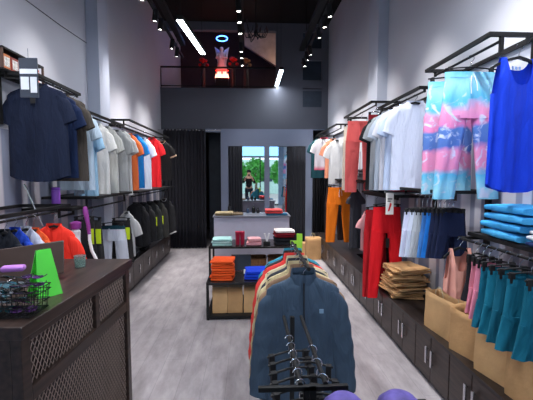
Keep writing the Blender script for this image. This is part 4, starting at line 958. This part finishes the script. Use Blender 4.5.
def pendant(p0, p1, z, label, cords):
    a, b = Vector((p0[0], p0[1], z)), Vector((p1[0], p1[1], z)); d = (b-a)/2; u = d.normalized(); q = Vector((-u.y, u.x, 0)); c = (a+b)/2
    t = thing('linear_pendant_lamp', label, 'pendant lamp', c)
    obj('housing', MB().obox((0, 0, .03), d, q*.035, (0, 0, .025)), BLACK, t, smooth=False)
    obj('diffuser', MB().obox((0, 0, 0), d*.995, q*.033, (0, 0, .006)), emis((225, 240, 255), 14, 'led_diffuser'), t, smooth=False)
    ld = bpy.data.lights.new('pendant_glow', 'AREA'); ld.shape = 'RECTANGLE'; ld.size = .066; ld.size_y = d.length*2; ld.energy = PW*.5 if c.y > 3 else PW*2.2; ld.color = (.93, .96, 1)
    lo = bpy.data.objects.new('pendant_glow', ld); C.objects.link(lo); lo.location = (c.x, c.y, z-.012); lo.rotation_euler = (0, 0, math.atan2(u.y, u.x)-PI/2)
    for s in cords: obj('cord', MB().tube([d*s+Vector((0, 0, .05)), d*s+Vector((0, 0, ZC-z))], .003, 6), BLACK, t)
a0 = onz(179.5, 20, 3.33); a1 = onz(203, 54, 3.33); pendant(a0, a1, 3.33, 'long white linear LED pendant lamp left of the neon halo', (-.9, .9))
a0 = onz(281.5, 70, 3.53); a1 = onz(276.5, 86, 3.53); pendant(a0, a1, 3.53, 'shorter looking white linear LED pendant lamp before the mezzanine wall', (-.8, .8))
pendant((-.75, .9), (-.75, 2.1), 3.33, 'added unseen linear LED pendant lamp above the checkout counter', (-.9, .9))  # added above the view to brighten the near left wall
pendant((.85, .9), (.85, 2.1), 3.33, 'added unseen linear LED pendant lamp above the near paper bags', (-.9, .9))  # its added counterpart, brightens the near right wall from out of view
# chandelier of dark antler-like arms
cp = ony(256, 33, 6.0)
t = thing('chandelier', 'dark branching chandelier hanging below the black ceiling', 'chandelier', cp)
obj('stem', MB().tube([(0, 0, 0), (0, 0, ZC-cp.z)], .01, 8), BLACK, t)
obj('hub', MB().lathe([(.01, -.06), (.035, -.03), (.035, .02), (.01, .06)], n=12), BLACK, t)
for k in range(7):
    a = 2*PI*k/7+.3; R_ = .2; cz = .06*math.sin(k*2)
    ar = obj('arm', MB().tube([(0, 0, 0), (R_*.4*math.cos(a), R_*.4*math.sin(a), -.07), (R_*.8*math.cos(a), R_*.8*math.sin(a), -.05+cz), (R_*math.cos(a), R_*math.sin(a), .03+cz)], [.012, .009, .008, .006], 6)
        .tube([(R_*.6*math.cos(a), R_*.6*math.sin(a), -.06+cz*.5), (R_*.7*math.cos(a+.4), R_*.7*math.sin(a+.4), .0), (R_*.75*math.cos(a+.5), R_*.75*math.sin(a+.5), .07)], [.007, .006, .004], 6), BLACK, t)
    obj('candle_cup', MB().lathe([(.006, .03+cz), (.018, .045+cz), (.018, .06+cz), (.008, .1+cz)], (R_*math.cos(a), R_*math.sin(a), 0), 10), mat((60, 50, 52), .4), ar)

# ------------------------------------------------------------------ mezzanine
YM = YB+.35
t = thing('mezzanine_railing', 'black metal railing along the mezzanine opening', 'railing', ((XL+xo)/2, YB+.06, z88))
hz = ony(220, 66, YB).z-z88; Lr = (xo-XL)/2
0 and obj('infill_panel', MB().box(-Lr, Lr, .03, .04, 0, hz-.03), mat((26, 24, 27), .5), t, smooth=False)
obj('handrail', MB().box(-Lr, Lr, -.02, .02, hz-.03, hz), BLACK, t, smooth=False)
obj('lower_rail', MB().box(-Lr, Lr, -.012, .012, .04, .06), BLACK, t, smooth=False)
for i in (0, 6): obj('post', MB().box(-Lr+2*Lr*i/6-.012*(1 if i else 0), -Lr+2*Lr*i/6+.012*(1 if i < 6 else 0), -.012, .012, 0, hz-.03), BLACK, t, smooth=False)
sp_ = ony(222, 88, YM+.3)
zf = zL+.15; 
t = thing('pedestal', 'pale urn shaped pedestal on the mezzanine under the statue', 'pedestal', (sp_.x, YM+.3, zf)); hp = ony(222, 77, YM+.3).z-zf
obj('pedestal_body', MB().lathe([(.17, 0), (.17, .05), (.1, .12), (.09, hp*.6), (.16, hp-.06), (.17, hp)], n=24), mat((150, 140, 145), .6), t)
t = thing('statue', 'pale winged angel statue glowing red at the base on mezzanine', 'statue', (sp_.x, YM+.3, zf+hp)); hs = ony(222, 47, YM+.3).z-zf-hp
STM = mat((215, 205, 215), .6)
def eln(rx, ry, z, cx=0): return [(cx+rx*math.cos(2*PI*k/20), ry*math.sin(2*PI*k/20), z) for k in range(20)]
obj('robe', MB().loft([eln(.15, .1, 0), eln(.13, .09, hs*.2), eln(.1, .07, hs*.45), eln(.08, .055, hs*.58), eln(.1, .06, hs*.74), eln(.08, .045, hs*.8), eln(.03, .03, hs*.84), eln(.028, .028, hs*.87), eln(.045, .05, hs*.92), eln(.04, .045, hs*.98), eln(.01, .01, hs)], True, True), STM, t)
for s in (-1, 1):
    obj('arm', MB().tube([(s*.085, 0, hs*.76), (s*.12, -.03, hs*.62), (s*.03, -.08, hs*.64)], [.03, .025, .018], 8), STM, t)
    obj('wing', MB().grid(lambda u, v, s=s: (s*(.04+.13*v*(.3+.7*u)), .06+.03*v, hs*(.35+.3*v*0+.55*u)+.1*v*u), 10, 6), STM, t, solid=.012)
rc = ony(222, 38.5, YM+.3)
t = thing('neon_halo', 'blue neon ring light floating above the angel statue', 'neon light', rc)
obj('neon_tube', MB().tube([(.125*math.cos(a), .13*math.sin(a)*.5, .085*math.sin(a)) for a in [2*PI*k/40 for k in range(40)]], .009, 8, closed=True), emis((60, 120, 255), 12, 'blue_neon'), t)
obj('support_wire', MB().tube([(0, .065, .085), (0, .065, 6.1-rc.z)], .003, 6), BLACK, t)
fc = ony(222, 77, YM)
t = thing('flame_light', 'glowing red and white flame shaped light before the statue', 'light', (fc.x, YM, zf))
obj('stand', MB().box(-.14, .14, -.03, .03, 0, fc.z-zf-.02), mat((60, 30, 32), .6), t, smooth=False)
fl = MB(); n = 7
for k in range(n):
    x = -.13+.26*k/(n-1); h = .09+.06*abs(math.sin(k*2.1)); fl.prism([(x-.025, fc.z-zf-.02), (x+.025, fc.z-zf-.02), (x+.008, fc.z-zf-.02+h), (x-.006, fc.z-zf-.02+h)], -.01, .01)
obj('flames', fl, emis((255, 130, 110), 6, 'flame_glow'), t, smooth=False)
obj('red_glow_tube', MB().tube([(-.14, .03, fc.z-zf+.15), (.14, .03, fc.z-zf+.15)], .012, 8), emis((255, 30, 20), 5, 'red_glow'), t)
for (pp, yy, lb) in ((203, 62, 'red glowing flower cluster left of the statue'), (233, 61, 'red glowing flower cluster just right of the statue'), (246, 62, 'dim amber flower cluster by the mezzanine stair')):
    q = ony(pp, yy, YM+.4); t = thing('flower_arrangement', lb, 'flowers', (q.x, q.y, zf))
    obj('vase', MB().lathe([(.06, 0), (.08, .1), (.05, q.z-zf-.1), (.06, q.z-zf-.05)], n=14), mat((50, 44, 48), .4), t)
    for k in range(9):
        c = Vector((.09*math.cos(k*2.4)*(k/9)**.5*1.2, .06*math.sin(k*2.4), q.z-zf+.08*math.sin(k*1.3)))
        obj('bloom', MB().lathe([(.008, -.035), (.03, -.02), (.042, .0), (.036, .025), (.014, .035)], c, 9), mat((190, 30, 30) if pp < 240 else (150, 110, 70), .6), t)
def point(name, loc, e, c, r=.1):
    ld = bpy.data.lights.new(name, 'POINT'); ld.energy = e; ld.color = c; ld.shadow_soft_size = r
    o = bpy.data.objects.new(name, ld); C.objects.link(o); o.location = loc; return o
point('red_lamp', (fc.x, YM-.0, fc.z+.25), 1.2, (1, .12, .08), .06)
point('blue_lamp', (rc.x, rc.y+.1, rc.z), 2, (.1, .3, 1), .08)
point('statue_fill', (rc.x+.5, YM-.15, rc.z+.1), 3, (.9, .85, 1), .05)  # added fill that whitens the statue, no fixture there
point('stair_fill', (1.0, YB+1.1, 4.3), 7, (1, .75, .6), .1)  # added fill for the beige soffit, no lamp modelled
point('mezzanine_fill', (-1.2, YB+1.6, 4.5), 1.5, (1, .45, .5), .1)  # added pinkish fill for the mezzanine's rear wall, without a fixture

# ------------------------------------------------------------------ daylight and render look
w = bpy.data.worlds.new('world'); SC.world = w; w.use_nodes = True
bg = w.node_tree.nodes['Background']; bg.inputs[0].default_value = (.76, .87, 1, 1); bg.inputs[1].default_value = 2.2
ld = bpy.data.lights.new('shop_front_portal', 'AREA'); ld.shape = 'RECTANGLE'; ld.size = 3.6; ld.size_y = 3.0; ld.cycles.is_portal = True
o = bpy.data.objects.new('shop_front_portal', ld); C.objects.link(o); o.location = (-.07, YF+.02, 1.52); o.rotation_euler = (PI/2, 0, 0)
SC.cycles.use_denoising = True
SC.cycles.max_bounces = 8
SC.cycles.sample_clamp_indirect = 6
SC.view_settings.view_transform = 'Standard'; SC.view_settings.look = 'None'; SC.view_settings.gamma = 1
SC.view_settings.use_curve_mapping = False
SC.view_settings.exposure = 0.4


for o in C.objects:   # keep every description within sixteen words
    if 'label' in o and len(o['label'].split()) > 16: o['label'] = o['label'].replace(' of the ', ' of ', 1).replace('prominent ', '').replace(' the ', ' ', 1)
